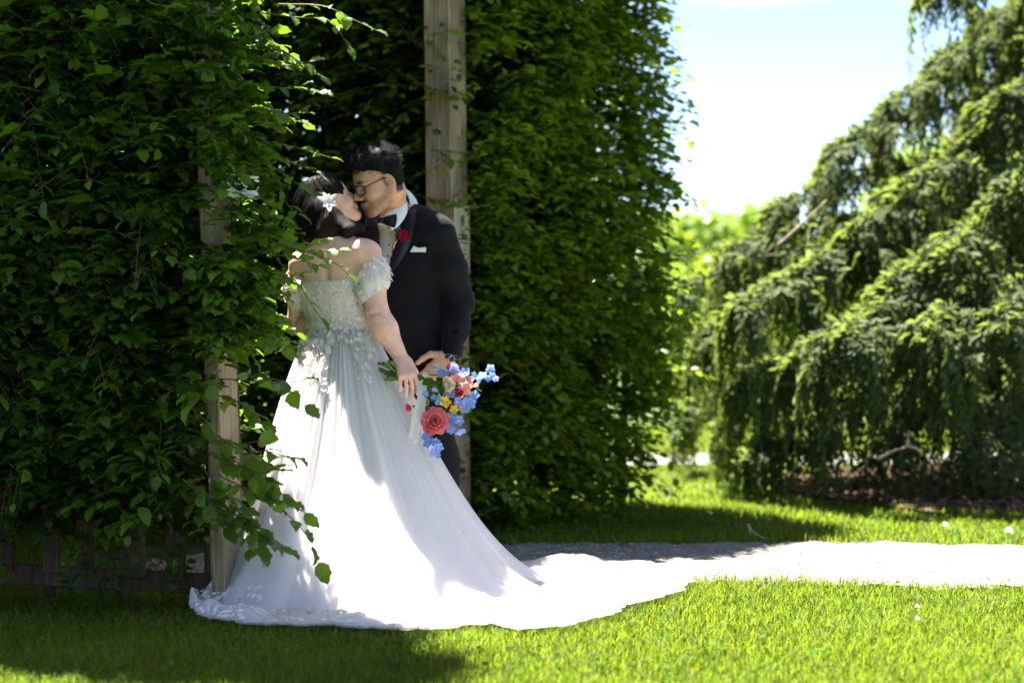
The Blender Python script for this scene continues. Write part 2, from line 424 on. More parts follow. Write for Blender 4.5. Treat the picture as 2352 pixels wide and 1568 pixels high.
for (n, x0, x1, y0, y1, h0, h1, ww) in ((150000, -2.0, 2.1, 5.6, 8.0, .022, .062, .0042), (90000, -3.0, 3.3, 8.0, 11.2, .02, .06, .006), (60000, -3.5, 4.6, 11.2, 17.0, .02, .06, .011)):
    P = scatter(n, x0, x1, y0, y1, lawn_keep)
    cl = .5 + .5 * vnoise(P, 4.0, 2)
    h = (h0 + (h1 - h0) * rng.uniform(0, 1, len(P)) ** 1.5) * (.72 + .5 * cl)
    e = path_side(P); h *= 1 + .35 * np.exp(-((e - PHW) / .06) ** 2)
    # worn, thin grass in the tunnel mouth and under the hedges
    P3 = np.stack([P[:, 0], P[:, 1], lawn_z(P[:, 0], P[:, 1]) - .015], 1)
    Vv, Ff = blades(P3, h, ww * rng.uniform(.6, 1.3, len(P)), rng, .9)
    tn = np.clip(.46 + .24 * vnoise(P, 2.2, 5) + .14 * vnoise(P, 9, 3) + rng.normal(0, .2, len(P)), 0, .89)
    tn = np.where(rng.uniform(0, 1, len(P)) < .06 + .06 * (vnoise(P, 5.5, 8) > .35), .985, tn)
    parts.append((Vv, Ff, np.repeat(tn, 5)))
off = 0; VV = []; FF = []; TT = []
for Vv, Ff, tn in parts:
    VV.append(Vv); FF.append(Ff + off); TT.append(tn); off += len(Vv)
tag(obj('lawn_grass', np.concatenate(VV), np.concatenate(FF), M['grass'], attrs={'tint': np.concatenate(TT)}), 'short mown green grass on both sides of the path', 'grass', kind='stuff')
# clover and small broad weeds in the turf
n = 3200
P = scatter(n, -2.0, 2.6, 5.7, 10.2, lawn_keep)
def discs(P, r, rg, tilt=.5):
    n = len(P); up = nrm(np.stack([rg.normal(0, tilt, n), rg.normal(0, tilt, n), np.ones(n)], 1))
    a = nrm(np.cross(up, nrm(rg.normal(0, 1, (n, 3))))); b = np.cross(up, a)
    ang = np.arange(6) * math.pi / 3
    Vv = P[:, None] + r[:, None, None] * (np.cos(ang)[None, :, None] * a[:, None] + .8 * np.sin(ang)[None, :, None] * b[:, None])
    k = 6 * np.arange(n)[:, None]
    return Vv.reshape(-1, 3), np.concatenate([k + np.array([[0, 1, 2, 3]]), k + np.array([[0, 3, 4, 5]])])
P3 = np.stack([P[:, 0], P[:, 1], lawn_z(P[:, 0], P[:, 1]) + rng.uniform(.005, .032, len(P))], 1)
Vv, Ff = discs(P3, rng.uniform(.006, .014, len(P)), rng)
tag(obj('lawn_clover', Vv, Ff, M['weed'], attrs={'tint': np.repeat(rng.uniform(0, 1, len(P)), 6)}), 'small round clover leaves among the mown grass', 'clover', kind='stuff')
# ------------------------------------------------------------------ leaves
def leaf_template(hi):
    """points (u along, w across, h up) for a leaf of length 1 and its faces"""
    if not hi:
        P = [(0, 0, 0), (.32, .31, .06), (.74, .25, .03), (1, 0, -.06), (.74, -.25, .03), (.32, -.31, .06)]
        return np.array(P), np.array([[0, 3, 2, 1], [0, 5, 4, 3]]), None
    us = [.0, .10, .26, .44, .62, .80, .92, 1.0]
    ws = [0, .19, .305, .335, .305, .22, .125, 0]
    P = [(0, 0, 0)]; rows = [[0, 0, 0]]
    for i in range(1, 7):
        cz = .10 * math.sin(us[i] * 2.6) - .10 * us[i] ** 2
        wv = .022 * (-1) ** i
        rows.append([len(P), len(P) + 1, len(P) + 2])
        P += [(us[i] + .02 * (-1) ** i, ws[i] * (1 + .10 * (-1) ** i), cz + .05 + wv), (us[i], 0, cz), (us[i] - .015 * (-1) ** i, -ws[i] * (1 - .08 * (-1) ** i), cz + .05 - wv)]
    rows.append([len(P)] * 3); P.append((1.02, 0, -.10))
    Q = []; T = []
    for a, b in zip(rows[:-1], rows[1:]):
        for k in (0, 1):
            f = [a[k], a[k + 1], b[k + 1], b[k]]
            g = []
            for x in f:
                if x not in g: g.append(x)
            (Q if len(g) == 4 else T).append(g)
    return np.array(P), np.array(Q), np.array(T)
LO = leaf_template(False); HI = leaf_template(True)
def leaf_frames(D, Nn):
    D = nrm(D); S = nrm(np.cross(Nn, D)); return D, S, np.cross(D, S)
def leaves_vf(P, D, Nn, L, tint, tpl):
    T, Q, Tr = tpl; D, S, U = leaf_frames(D, Nn)
    Vv = P[:, None] + L[:, None, None] * (T[None, :, 0:1] * D[:, None] + T[None, :, 1:2] * S[:, None] + T[None, :, 2:3] * U[:, None])
    k = len(T) * np.arange(len(P))[:, None, None]
    Fs = [(Q[None] + k).reshape(-1, 4)]
    if Tr is not None: Fs.append((Tr[None] + k).reshape(-1, 3))
    return Vv.reshape(-1, 3), Fs, np.repeat(tint, len(T))
LEAF_MESHES = []
for k in range(7):
    T, Q, Tr = HI; T = T.copy(); T[:, 1] *= 1 + .10 * math.sin(k * 2.1); T[:, 2] += .05 * math.sin(k * 1.3) * T[:, 0] ** 2 + .04 * np.sin(T[:, 0] * 7 + k)
    me = np_mesh('leaf', T, [Q, Tr], {'tint': np.full(len(T), [.15, .3, .42, .55, .65, .8, .95][k])}); me.materials.append(M['beech']); LEAF_MESHES.append(me)
LEAF_SUNLIT = []
for me in LEAF_MESHES:
    m2 = me.copy(); m2.materials.clear(); m2.materials.append(M['beech_sunlit']); LEAF_SUNLIT.append(m2)
def leaf_objects(parent, P, D, Nn, L, tint, meshes):
    D, S, U = leaf_frames(D, Nn); pw = Vector(parent_world(parent))
    for i in range(len(P)):
        o = bpy.data.objects.new('leaf', meshes[int(np.clip(tint[i], 0, .999) * 7)]); COL.objects.link(o); o.parent = parent
        l = L[i]; m = Matrix(((D[i][0] * l, S[i][0] * l, U[i][0] * l, P[i][0] - pw[0]), (D[i][1] * l, S[i][1] * l, U[i][1] * l, P[i][1] - pw[1]),
                              (D[i][2] * l, S[i][2] * l, U[i][2] * l, P[i][2] - pw[2]), (0, 0, 0, 1)))
        o.matrix_basis = m
class Foliage:
    mat = 'beech'
    def __init__(s, seed): s.r = np.random.default_rng(seed); s.L = []; s.tw = []
    def twigs(s, P0, D0, length, nl=8, leafL=(.045, .07), sag=.28, tint=.45, tsd=.2, droop=.12, tubes=False, flat=.27):
        r = s.r; n = len(P0); D0 = nrm(D0); length = np.broadcast_to(length, (n,))
        f = (np.arange(nl) + .6) / nl
        pos = P0[:, None] + D0[:, None] * (f[None, :, None] * length[:, None, None])
        pos[..., 2] -= sag * length[:, None] * f[None] ** 2
        dirs = np.repeat(D0[:, None], nl, 1).copy(); dirs[..., 2] -= 1.6 * sag * f[None]
        dirs = nrm(dirs)
        up = V3(0, 0, 1)
        S = nrm(np.cross(dirs, up) + 1e-4)
        sg = np.where(np.arange(nl) % 2 == 0, 1.0, -1.0)[None, :, None]
        ld = .55 * dirs + .75 * S * sg + r.normal(0, .24, pos.shape) * V3(1, 1, .6); ld[..., 2] -= droop * r.uniform(0, 1.6, ld.shape[:2])
        ld[:, -1] = dirs[:, -1] + r.normal(0, .15, (n, 3))
        ln = up + r.normal(0, flat, pos.shape) + .25 * S * sg
        LL = r.uniform(*leafL, (n, nl)) * np.where(f > .85, .8, 1)[None]
        tb = np.clip(r.normal(tint, tsd * .7, (n, 1)) + .22 * vnoise(P0, 3.4, 1)[:, None] + r.normal(0, tsd, (n, nl)), 0, .96); tb = np.where(r.uniform(0, 1, tb.shape) < .006, .995, tb)
        s.L.append((pos.reshape(-1, 3), nrm(ld).reshape(-1, 3), nrm(ln).reshape(-1, 3), LL.ravel(), tb.ravel()))
        if tubes:
            for i in range(n):
                fr = np.linspace(0, .97, 6); p = P0[i] + D0[i] * (fr * length[i])[:, None]; p[:, 2] -= sag * length[i] * fr ** 2
                s.tw.append((p, np.linspace(.0028, .0009, 6)))
    def spray(s, pts, nl, leafL=(.055, .08), tint=.55, start=.1, r0=.003, flat=.35):
        """a long twig along a polyline with alternate leaves"""
        r = s.r; P = spline(pts, 24); s.tw.append((P, np.linspace(r0, .0009, 24)))
        T = nrm(np.gradient(P, axis=0)); f = np.linspace(start, .985, nl); id_ = (f * 23).astype(int)
        pos = P[id_]; d = T[id_]; S = nrm(np.cross(d, V3(0, 0, 1)) + 1e-4); sg = np.where(np.arange(nl) % 2 == 0, 1.0, -1.0)[:, None]
        ld = .7 * d + .6 * S * sg + r.normal(0, .3, pos.shape); ld[:, 2] -= r.uniform(0, .45, nl); ld[-1] = d[-1]
        ln = V3(0, 0, 1) + r.normal(0, flat, pos.shape) + .2 * S * sg + V3(.12, -.28, 0)
        s.L.append((pos, nrm(ld), nrm(ln), r.uniform(*leafL, nl), np.clip(r.normal(tint, .15, nl), 0, 1)))
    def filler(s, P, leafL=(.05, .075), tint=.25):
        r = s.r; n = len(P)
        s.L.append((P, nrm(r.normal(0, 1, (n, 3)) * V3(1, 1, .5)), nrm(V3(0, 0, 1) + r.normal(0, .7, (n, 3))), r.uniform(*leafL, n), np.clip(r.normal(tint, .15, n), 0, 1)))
    def build(s, parent, pick, npick=300, hi_keep=None):
        P, D, Nn, L, t = [np.concatenate(a) for a in zip(*s.L)]
        sc = pick(P, D, Nn, L); order = np.argsort(-sc); top = order[:npick]
        top = top[sc[top] > 0]
        leaf_objects(parent, P[top], D[top], Nn[top], L[top], t[top], LEAF_SUNLIT if s.mat == 'beech_sunlit' else LEAF_MESHES)
        rest = np.ones(len(P), bool); rest[top] = False
        hi = rest & (hi_keep(P) if hi_keep else np.zeros(len(P), bool)); lo = rest & ~hi
        V1, F1, t1 = leaves_vf(P[lo], D[lo], Nn[lo], L[lo], t[lo], LO)
        if hi.any():
            V2, F2, t2 = leaves_vf(P[hi], D[hi], Nn[hi], L[hi], t[hi], HI)
            F1 = F1 + [f + len(V1) for f in F2]; V1 = np.concatenate([V1, V2]); t1 = np.concatenate([t1, t2])
        o = obj('foliage', V1, F1, M[s.mat], parent, {'tint': t1}); tag(o, kind='stuff')
        if s.tw:
            mb = MB()
            for p, rd in s.tw:
                Vv, Q, T = tube_vf(p, rd, 4, False); mb.add(Vv, Q)
            tag(mb.build('twigs', M['twig'], parent), kind='stuff')
def proj(P):
    return CPX + FPX * P[:, 0] / P[:, 1], HPX - FPX * (P[:, 2] - CAM_H) / P[:, 1]
def seen_score(P, D, Nn, L, out):
    """larger for leaves that show large: in frame, facing, near the outer face"""
    x, y = proj(P); v = nrm(P - V3(0, 0, CAM_H)); U = leaf_frames(D, Nn)[2]
    a = (L / P[:, 1]) ** 2 * (.12 + np.abs((U * v).sum(1)))
    ok = (x > 5) & (x < 2347) & (y > 5) & (y < 1560)
    return np.where(ok, a * out, 0)

def frame3(o2, a2, b2):
    return lambda a, b, z: np.stack([o2[0] + a * a2[0] + b * b2[0], o2[1] + a * a2[1] + b * b2[1], z + 0 * a], -1)

# ------------------------------------------------------------------ left hedge (beside the near post)
LHF = frame3(PL, -ND, -TD)
fl = Foliage(5); r = fl.r
A3 = np.array([-ND[0], -ND[1], 0]); B3 = np.array([-TD[0], -TD[1], 0])
hl = empty('beech_hedge', (PL[0] - .9 * ND[0], PL[1] - .9 * ND[1], 0), 'dark leafy hedge filling the left, grown through a picket fence', 'hedge')
def low_edge(a): return .29 + .08 * np.sin(a * 3.1 + .7) + .06 * np.sin(a * 9) + .04 * np.sin(a * 23)
# front face
n = 3700
a = r.uniform(-.05, 3.0, n); z = r.uniform(.14, 4.4, n); keep = (z > low_edge(a) - .05) & ((z < 2.3) | (a > .42)); a, z = a[keep], z[keep]; n = len(a)  # unseen top is raised and cut back at the opening to steer its shadow
# openings in front of the post
thin = (a < .18) & (((z > .86) & (z < .98)) | ((z > .62) & (z < .80)) | ((z > 1.30) & (z < 1.42)) | (z < .56) | ((z > 1.47) & (z < 1.60) & (a < .02)))
thin |= (a < .15) & (r.uniform(0, 1, n) < .45)
a, z = a[~thin], z[~thin]; n = len(a)
bul = .05 * vnoise(np.stack([a, z], 1), 4.5)
b = r.uniform(-.02, .16, n) + bul
D = B3 * .55 + A3 * r.normal(-.45, .55, n)[:, None] + np.stack([0 * a, 0 * a, r.normal(.10, .3, n)], 1)
fl.twigs(LHF(a, b, z), D, r.uniform(.16, .34, n), 8, (.040, .080), .30, .28, .32)
n = 260
a = r.uniform(.22, 1.3, n); z = r.uniform(.5, 2.3, n)
fl.twigs(LHF(a, r.uniform(.06, .18, n), z), B3 * .45 + A3 * r.normal(-.6, .5, n)[:, None] + np.stack([0 * a, 0 * a, r.normal(.05, .3, n)], 1), r.uniform(.18, .38, n), 7, (.030, .092), .34, .42, .3, tubes=True)
# right end (towards the opening) : sprays of leaves reaching past the post
n = 300
z = np.concatenate([r.uniform(.98, 1.32, n // 2), r.uniform(1.42, 2.42, n - n // 2)]); b = r.uniform(-.12, .22, n); a = r.uniform(-.02, .14, n)
hid = (z > 1.40) & (z < 1.64) & (b > -.02)
z, b, a = z[~hid], b[~hid], a[~hid]; n = len(z)
D = -A3 * .8 + B3 * r.normal(.25, .35, n)[:, None] + np.stack([0 * a, 0 * a, r.normal(.05, .22, n)], 1)
fl.twigs(LHF(a, b, z), D, r.uniform(.10, .24, n), 8, (.046, .074), .30, .55, .2)
# back face and top
n = 1700
a = r.uniform(.1, 3.0, n); z = r.uniform(.5, 4.4, n); a = np.where(z > 2.3, np.maximum(a, .42), a)
fl.twigs(LHF(a, r.uniform(-.22, -.10, n), z), -B3 * .4 + r.normal(0, .5, (n, 3)), r.uniform(.12, .2, n), 7, (.05, .075), .35, .4, .2)
n = 700
a = r.uniform(.42, 3.0, n)
fl.twigs(LHF(a, r.uniform(-.22, .25, n), r.uniform(4.2, 4.45, n)), V3(0, 0, 1) + r.normal(0, .6, (n, 3)), r.uniform(.18, .34, n), 8, (.05, .075), .3, .5, .2)
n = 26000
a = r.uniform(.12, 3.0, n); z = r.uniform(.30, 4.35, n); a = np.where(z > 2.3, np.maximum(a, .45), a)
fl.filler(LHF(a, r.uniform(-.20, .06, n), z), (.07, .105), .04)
# single sprays that stand out (points: picture position and distance)
SP = [
 ([(520, 545, 7.36), (590, 548, 7.28), (660, 565, 7.22), (748, 552, 7.18)], 17, .8), ([(520, 560, 7.34), (600, 580, 7.22), (670, 590, 7.18), (738, 612, 7.16)], 16, .8),
 ([(510, 590, 7.34), (580, 620, 7.24), (640, 640, 7.18), (700, 628, 7.15)], 14, .8), ([(540, 530, 7.4), (600, 545, 7.36), (655, 548, 7.33), (690, 575, 7.3)], 12, .85),
 ([(560, 600, 7.34), (650, 560, 7.3), (700, 572, 7.28), (790, 575, 7.25)], 12, .8),
 ([(640, 600, 7.2), (690, 660, 7.15), (730, 720, 7.14), (766, 764, 7.13)], 5, .55), ([(640, 560, 7.2), (710, 580, 7.15), (770, 605, 7.13), (802, 632, 7.12)], 5, .5),
 ([(520, 660, 7.3), (590, 690, 7.2), (620, 715, 7.14), (658, 740, 7.1)], 15, .5), ([(510, 700, 7.3), (580, 730, 7.2), (620, 765, 7.14), (655, 805, 7.1)], 13, .5),
 ([(500, 640, 7.28), (580, 650, 7.18), (620, 668, 7.12), (664, 672, 7.08)], 14, .5), ([(510, 745, 7.3), (560, 770, 7.2), (600, 790, 7.15), (640, 800, 7.1)], 10, .5),
 ([(500, 1000, 7.25), (560, 1040, 7.15), (610, 1035, 7.1), (668, 1052, 7.06)], 9, .5), ([(505, 1030, 7.25), (570, 1080, 7.12), (620, 1110, 7.06), (712, 1192, 6.98)], 15, .42),
 ([(600, 1120, 7.06), (660, 1180, 7.0), (705, 1230, 6.97), (736, 1300, 6.95)], 6, .5), ([(470, 1080, 7.2), (530, 1150, 7.1), (585, 1215, 7.03), (652, 1262, 6.98)], 14, .5),
 ([(500, 1120, 7.15), (545, 1170, 7.08), (580, 1230, 7.03), (595, 1275, 7.0)], 10, .45), ([(440, 1010, 7.2), (490, 1010, 7.12), (540, 1020, 7.06), (600, 1012, 7.0)], 9, .5),
 ([(480, 1040, 7.15), (545, 1070, 7.08), (600, 1085, 7.02), (640, 1075, 6.98)], 11, .45), ([(500, 1090, 7.12), (560, 1120, 7.05), (610, 1150, 7.0), (665, 1160, 6.96)], 12, .45), ([(480, 1130, 7.12), (540, 1180, 7.05), (575, 1205, 7.0), (600, 1260, 6.97)], 11, .4), ([(420, 1100, 7.15), (470, 1140, 7.08), (500, 1180, 7.03), (520, 1215, 7.0)], 10, .4),
 ([(480, 870, 7.25), (560, 872, 7.15), (620, 880, 7.1), (700, 874, 7.05)], 8, .5), ([(560, 862, 7.15), (630, 870, 7.1), (670, 900, 7.08), (706, 935, 7.06)], 4, .45),
 ([(470, 900, 7.25), (540, 920, 7.15), (580, 950, 7.1), (612, 975, 7.06)], 9, .45), ([(420, 880, 7.2), (450, 900, 7.12), (440, 930, 7.08), (470, 985, 7.05)], 7, .5),
 ([(560, 320, 7.3), (640, 330, 7.22), (700, 345, 7.17), (772, 366, 7.14)], 6, .75), ([(540, 340, 7.3), (620, 380, 7.2), (680, 420, 7.15), (736, 446, 7.12)], 8, .7),
 ([(560, 300, 7.3), (610, 330, 7.25), (655, 365, 7.22), (735, 400, 7.18)], 9, .75), ([(560, 360, 7.28), (630, 410, 7.2), (660, 470, 7.16), (690, 495, 7.15)], 8, .6),
 ([(560, 60, 7.3), (640, 110, 7.22), (700, 150, 7.16), (742, 182, 7.13)], 9, .6), ([(600, 30, 7.3), (680, 40, 7.22), (760, 50, 7.17), (806, 120, 7.13)], 9, .7),
 ([(640, 10, 7.3), (740, 14, 7.2), (800, 40, 7.16), (872, 74, 7.12)], 7, .75), ([(560, 190, 7.3), (630, 200, 7.22), (690, 205, 7.18), (738, 214, 7.15)], 10, .65),
 ([(540, 230, 7.3), (600, 240, 7.24), (650, 260, 7.2), (700, 262, 7.16)], 10, .6), ([(520, 120, 7.3), (590, 130, 7.22), (650, 150, 7.18), (720, 140, 7.15)], 10, .65),
 ([(300, -30, 7.1), (345, 6, 7.02), (370, 12, 7.0), (398, 14, 6.98)], 3, .9), ([(470, 395, 7.22), (510, 400, 7.15), (545, 405, 7.1), (600, 402, 7.06)], 9, .5), ([(460, 430, 7.2), (490, 432, 7.13), (515, 436, 7.08), (548, 450, 7.04)], 7, .5), ([(470, 470, 7.22), (500, 478, 7.15), (530, 486, 7.1), (565, 500, 7.06)], 8, .5),
]
for pts, nl, tn in SP: fl.spray([at(*p) for p in pts], nl, (.038, .062) if pts[-1][1] < 850 else (.058, .088), tn)
# bare inner stems
for k in range(9):
    a0 = .15 + k * .33; p0 = LHF(np.array([a0]), np.array([-.08 + .05 * math.sin(k)]), np.array([0.]))[0]
    P = spline([p0, p0 + V3(.05 * math.sin(k * 3), .04, .8), p0 + V3(.10 * math.sin(k * 2), .03 * math.cos(k), 1.8), p0 + V3(.1 * math.cos(k * 2), .05, 3.2)], 16)
    tube_obj('stem', P, np.linspace(.022, .008, 16), M['bark'], hl, 7)
def b_of(P): return ((P[:, :2] - PL) @ (-TD))
fl.build(hl, lambda P, D, N, L: seen_score(P, D, N, L, np.clip((b_of(P) - .10) * 6, 0, 2) + 1.5 * ((P[:, :2] - PL) @ ND > .06)), 300,
         lambda P: (b_of(P) > .08) | ((P[:, :2] - PL) @ ND > .02))

# ------------------------------------------------------------------ right hedge (wing beyond the far post, and the tunnel wall behind it)
TW = nrm(V3(.62, .785)); NW = V3(TW[1], -TW[0]); RHF = frame3(PR, TW, NW); fr = Foliage(8); fr.mat = 'beech_sunlit'; r = fr.r
hr = empty('beech_hedge', (PR[0] + 1.5 * TD[0], PR[1] + 1.5 * TD[1], 0), 'tall clipped green hedge to the right of the couple, behind the groom', 'hedge')
T3 = np.array([TD[0], TD[1], 0]); N3 = np.array([ND[0], ND[1], 0]); TW3 = np.array([*TW, 0]); NW3 = np.array([*NW, 0])
AE = 1.58
def zmin_r(a): return .02 + .40 * np.clip((a - .95) / .95, 0, 1) ** 1.3
n = 3900
a = r.uniform(.13, AE, n); z = r.uniform(0, 3.15, n); k = z > zmin_r(a); a, z = a[k], z[k]; n = len(a)
bul = .07 * vnoise(np.stack([a, z], 1), 3.2, 3) + .10 * np.clip(a / AE, 0, 1) * np.sin(np.clip(z / 2.6, 0, 1) * math.pi) - .14 * np.clip(.5 - z, 0, 1)
gap = vnoise(np.stack([a * 1.1, z], 1), 6.5, 11) > -.42; a, z, bul = a[gap], z[gap], bul[gap]; n = len(a)
b = r.uniform(-.16, .03, n) + bul
D = NW3 * .75 + TW3 * r.normal(-.05, .5, n)[:, None] + np.stack([0 * a, 0 * a, r.normal(.1, .25, n)], 1)
fr.twigs(RHF(a, b, z), D, r.uniform(.15, .30, n), 8, (.042, .070), .36, .70, .36)
# far end and back
n = 1500
z = r.uniform(.4, 3.15, n); b = r.uniform(-.9, .1, n); a = AE - .1 + .10 * np.sin(np.clip(z / 3, 0, 1) * 3.1) + r.uniform(-.1, .03, n)
fr.twigs(RHF(a, b, z), TW3 * .8 + NW3 * r.normal(.1, .45, n)[:, None] + np.stack([0 * a, 0 * a, r.normal(.08, .25, n)], 1), r.uniform(.16, .36, n), 8, (.045, .07), .35, .6, .2)
n = 1700
a = r.uniform(.1, AE, n); z = r.uniform(.2, 3.15, n)
fr.twigs(RHF(a, r.uniform(-.9, -.75, n), z), -NW3 * .7 + r.normal(0, .45, (n, 3)), r.uniform(.16, .3, n), 7, (.05, .075), .35, .55, .2)
n = 1500
a = r.uniform(0, AE, n)
fr.twigs(RHF(a, r.uniform(-.9, .0, n), r.uniform(2.95, 3.15, n)), V3(0, 0, 1) + r.normal(0, .6, (n, 3)), r.uniform(.18, .34, n), 8, (.05, .075), .3, .6, .2)
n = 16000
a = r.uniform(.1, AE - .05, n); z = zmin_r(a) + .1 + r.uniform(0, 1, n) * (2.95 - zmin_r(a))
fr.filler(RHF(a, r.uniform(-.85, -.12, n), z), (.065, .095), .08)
# wall of the tunnel seen through the opening
IWF = frame3(PR, -ND, -TD)
n = 2600
a = r.uniform(.02, 3.6, n); z = r.uniform(.02, 3.2, n)
b = r.uniform(-.14, .02, n) + .06 * vnoise(np.stack([a, z], 1), 4, 6)
fr.twigs(IWF(a, b, z), B3 * .7 + A3 * r.normal(0, .5, n)[:, None] + np.stack([0 * a, 0 * a, r.normal(.08, .25, n)], 1), r.uniform(.14, .3, n), 8, (.045, .072), .4, .25, .25)
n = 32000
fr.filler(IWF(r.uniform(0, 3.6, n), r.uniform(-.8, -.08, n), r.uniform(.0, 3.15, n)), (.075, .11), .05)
# leaves that cross the far post and hang below the far end
SPR = [([(930, 170, 9.45), (985, 200, 9.35), (1040, 212, 9.3), (1090, 205, 9.27)], 9, .45), ([(950, 100, 9.5), (1000, 78, 9.35), (1040, 70, 9.3), (1085, 80, 9.3)], 7, .4),
       ([(940, 350, 9.45), (1000, 345, 9.35), (1050, 372, 9.3), (1100, 360, 9.27)], 9, .5), ([(930, 440, 9.45), (985, 455, 9.36), (1020, 462, 9.33), (1055, 440, 9.3)], 8, .45),
       ([(1120, 320, 9.4), (1090, 345, 9.3), (1060, 352, 9.26), (1040, 350, 9.25)], 6, .6), ([(1110, 470, 9.4), (1085, 480, 9.32), (1068, 466, 9.28), (1050, 470, 9.26)], 4, .6),
       ([(920, 60, 9.5), (960, 100, 9.4), (990, 95, 9.35), (1015, 130, 9.3)], 7, .4), ([(1090, 215, 9.42), (1060, 228, 9.33), (1030, 215, 9.3), (990, 222, 9.28)], 7, .5),
       ([(1180, 1120, 9.6), (1120, 1110, 9.5), (1090, 1100, 9.42), (1060, 1085, 9.38)], 6, .35), ([(1140, 1165, 9.5), (1110, 1180, 9.42), (1085, 1200, 9.38), (1070, 1195, 9.36)], 5, .3),
       ([(1450, 1040, 10.7), (1475, 1085, 10.68), (1505, 1110, 10.65), (1545, 1135, 10.6)], 8, .3), ([(1400, 1080, 10.5), (1430, 1110, 10.45), (1450, 1135, 10.4), (1490, 1155, 10.4)], 8, .3),
       ([(1380, 1110, 10.4), (1405, 1135, 10.35), (1430, 1160, 10.3), (1455, 1180, 10.25)], 7, .3), ([(1510, 1000, 10.9), (1535, 1045, 10.85), (1550, 1085, 10.8), (1556, 1118, 10.8)], 6, .3),
       ([(1510, 850, 10.9), (1560, 845, 10.88), (1595, 850, 10.85), (1630, 865, 10.85)], 8, .8), ([(1510, 600, 10.9), (1560, 592, 10.88), (1590, 602, 10.85), (1620, 598, 10.85)], 8, .6)]
for pts, nl, tn in SPR: fr.spray([at(*p) for p in pts], nl, (.05, .07), tn)
for k in range(8):
    p0 = RHF(np.array([.3 + k * .21]), np.array([-.3 + .06 * math.sin(k)]), np.array([0.]))[0]
    P = spline([p0, p0 + V3(.04 * math.sin(k * 3), .05, .9), p0 + V3(.08 * math.sin(k * 2), .05 * math.cos(k), 1.9), p0 + V3(.1 * math.cos(k * 2), .05, 3.1)], 16)
    tube_obj('stem', P, np.linspace(.026, .01, 16), M['bark'], hr, 7)
fr.build(hr, lambda P, D, N, L: seen_score(P, D, N, L, np.clip(((P[:, :2] - PR) @ NW - .02) * 6, 0, 1.5) * ((P[:, :2] - PR) @ TW > .12)), 300)
# a few dry brown leaves caught in it
for (px, py, Y) in ((1152, 838, 9.42), (1330, 812, 10.2), (1345, 808, 10.25), (1212, 1005, 9.75), (1258, 655, 9.9)):
    T, Q, Tr = HI
    mb = MB(); mb.add(T * .075 @ np.array(Matrix.Rotation(px, 3, 'Z').to_3x3()) + (at(px, py, Y) + .28 * N3 * 0 + NW3 * .16), Q, .5); mb.T.append(Tr)
    mb.build('dry_leaf', M['brown_leaf'], hr)

# ------------------------------------------------------------------ unseen foliage over the opening and tunnel, shaped to steer sun and shade
hc = empty('shade_canopy', (PL[0] + 1.1 * TD[0], PL[1] + 1.1 * TD[1], 0), 'unseen hedge foliage over the tunnel mouth, shaped to shade the couple', 'hedge')
fc = Foliage(21); r = fc.r
n = 560
MIDW = np.linalg.norm(PR - PL)
CF = frame3(PL, TD, ND)
a = np.where(r.uniform(0, 1, n) < .75, r.uniform(1.10, 1.66, n), r.uniform(1.0, 2.2, n)); b = r.uniform(-.43, -.27, n); z = r.uniform(2.80, 3.10, n)
fc.twigs(CF(a, b, z), r.normal(0, 1, (n, 3)) + V3(0, 0, -.1), r.uniform(.10, .18, n), 8, (.05, .075), .35, .5, .2)  # clump placed so its shade falls on the couple's upper bodies
n = 4600
a = r.uniform(-.1, MIDW + .1, n); b = r.uniform(-3.8, -1.25, n); z = r.uniform(2.75, 3.3, n)
fc.twigs(CF(a, b, z), r.normal(0, 1, (n, 3)), r.uniform(.16, .32, n), 8, (.05, .075), .35, .5, .2)
n = 9000
fc.filler(CF(r.uniform(-.1, MIDW + .1, n), r.uniform(-3.1, -2.85, n), r.uniform(0, 3.1, n)), (.07, .11), .2)  # added leaf screen across the tunnel's far end, keeps daylight out
for s in (.25, .75):
    p0 = CF(np.array([MIDW * s]), np.array([-.30]), np.array([2.95]))[0]
    tube_obj('stem', spline([p0 - T3 * .8, p0 + V3(0, 0, .1), p0 + T3 * .8], 10), .015, M['bark'], hc, 6)
fc.build(hc, lambda P, D, N, L: seen_score(P, D, N, L, 1.0), 40)

# ------------------------------------------------------------------ gate posts, signs and picket fence
def post(base, w_n, w_t, h, lean, label):
    e = empty('wooden_post', (base[0], base[1], 0), label, 'post', 'posts of the hedge tunnel mouth')
    ts = np.linspace(-.05, h, 14); V = []; 
    for k, zz in enumerate(ts):
        c = V3(base[0] + lean[0] * zz, base[1] + lean[1] * zz, zz)
        ch = .006
        for (sn, st) in ((-1, -1), (1, -1), (1, 1), (-1, 1)):
            for (dn, dt) in (((ch, 0), (0, ch)) if sn * st > 0 else ((0, ch), (ch, 0))):
                V.append(c + N3 * sn * (w_n / 2 - dn + .0012 * math.sin(k * 2.1 + sn)) + T3 * st * (w_t / 2 - dt + .0012 * math.sin(k * 1.7 + st)))
    V = np.array(V); m = len(ts); F = []
    for k in range(m - 1):
        for j in range(8): F.append((k * 8 + j, k * 8 + (j + 1) % 8, (k + 1) * 8 + (j + 1) % 8, (k + 1) * 8 + j))
    V = np.concatenate([V, [V[-8:].mean(0)]]); Tt = [(len(V) - 1, (m - 1) * 8 + j, (m - 1) * 8 + (j + 1) % 8) for j in range(8)]
    obj('shaft', V, [np.array(F), np.array(Tt)], M['post'], e, None, False)
    return e
pl = post(PL + V3(-.022, 0), .055, .170, 3.1, (-.034, 0), 'pale weathered wooden post half hidden by the left hedge, white plaque on it')
pr = post(PR + V3(0, 0), .13, .22, 3.1, (-.012, 0), 'grey weathered wooden post behind the groom, printed notice on its edge')
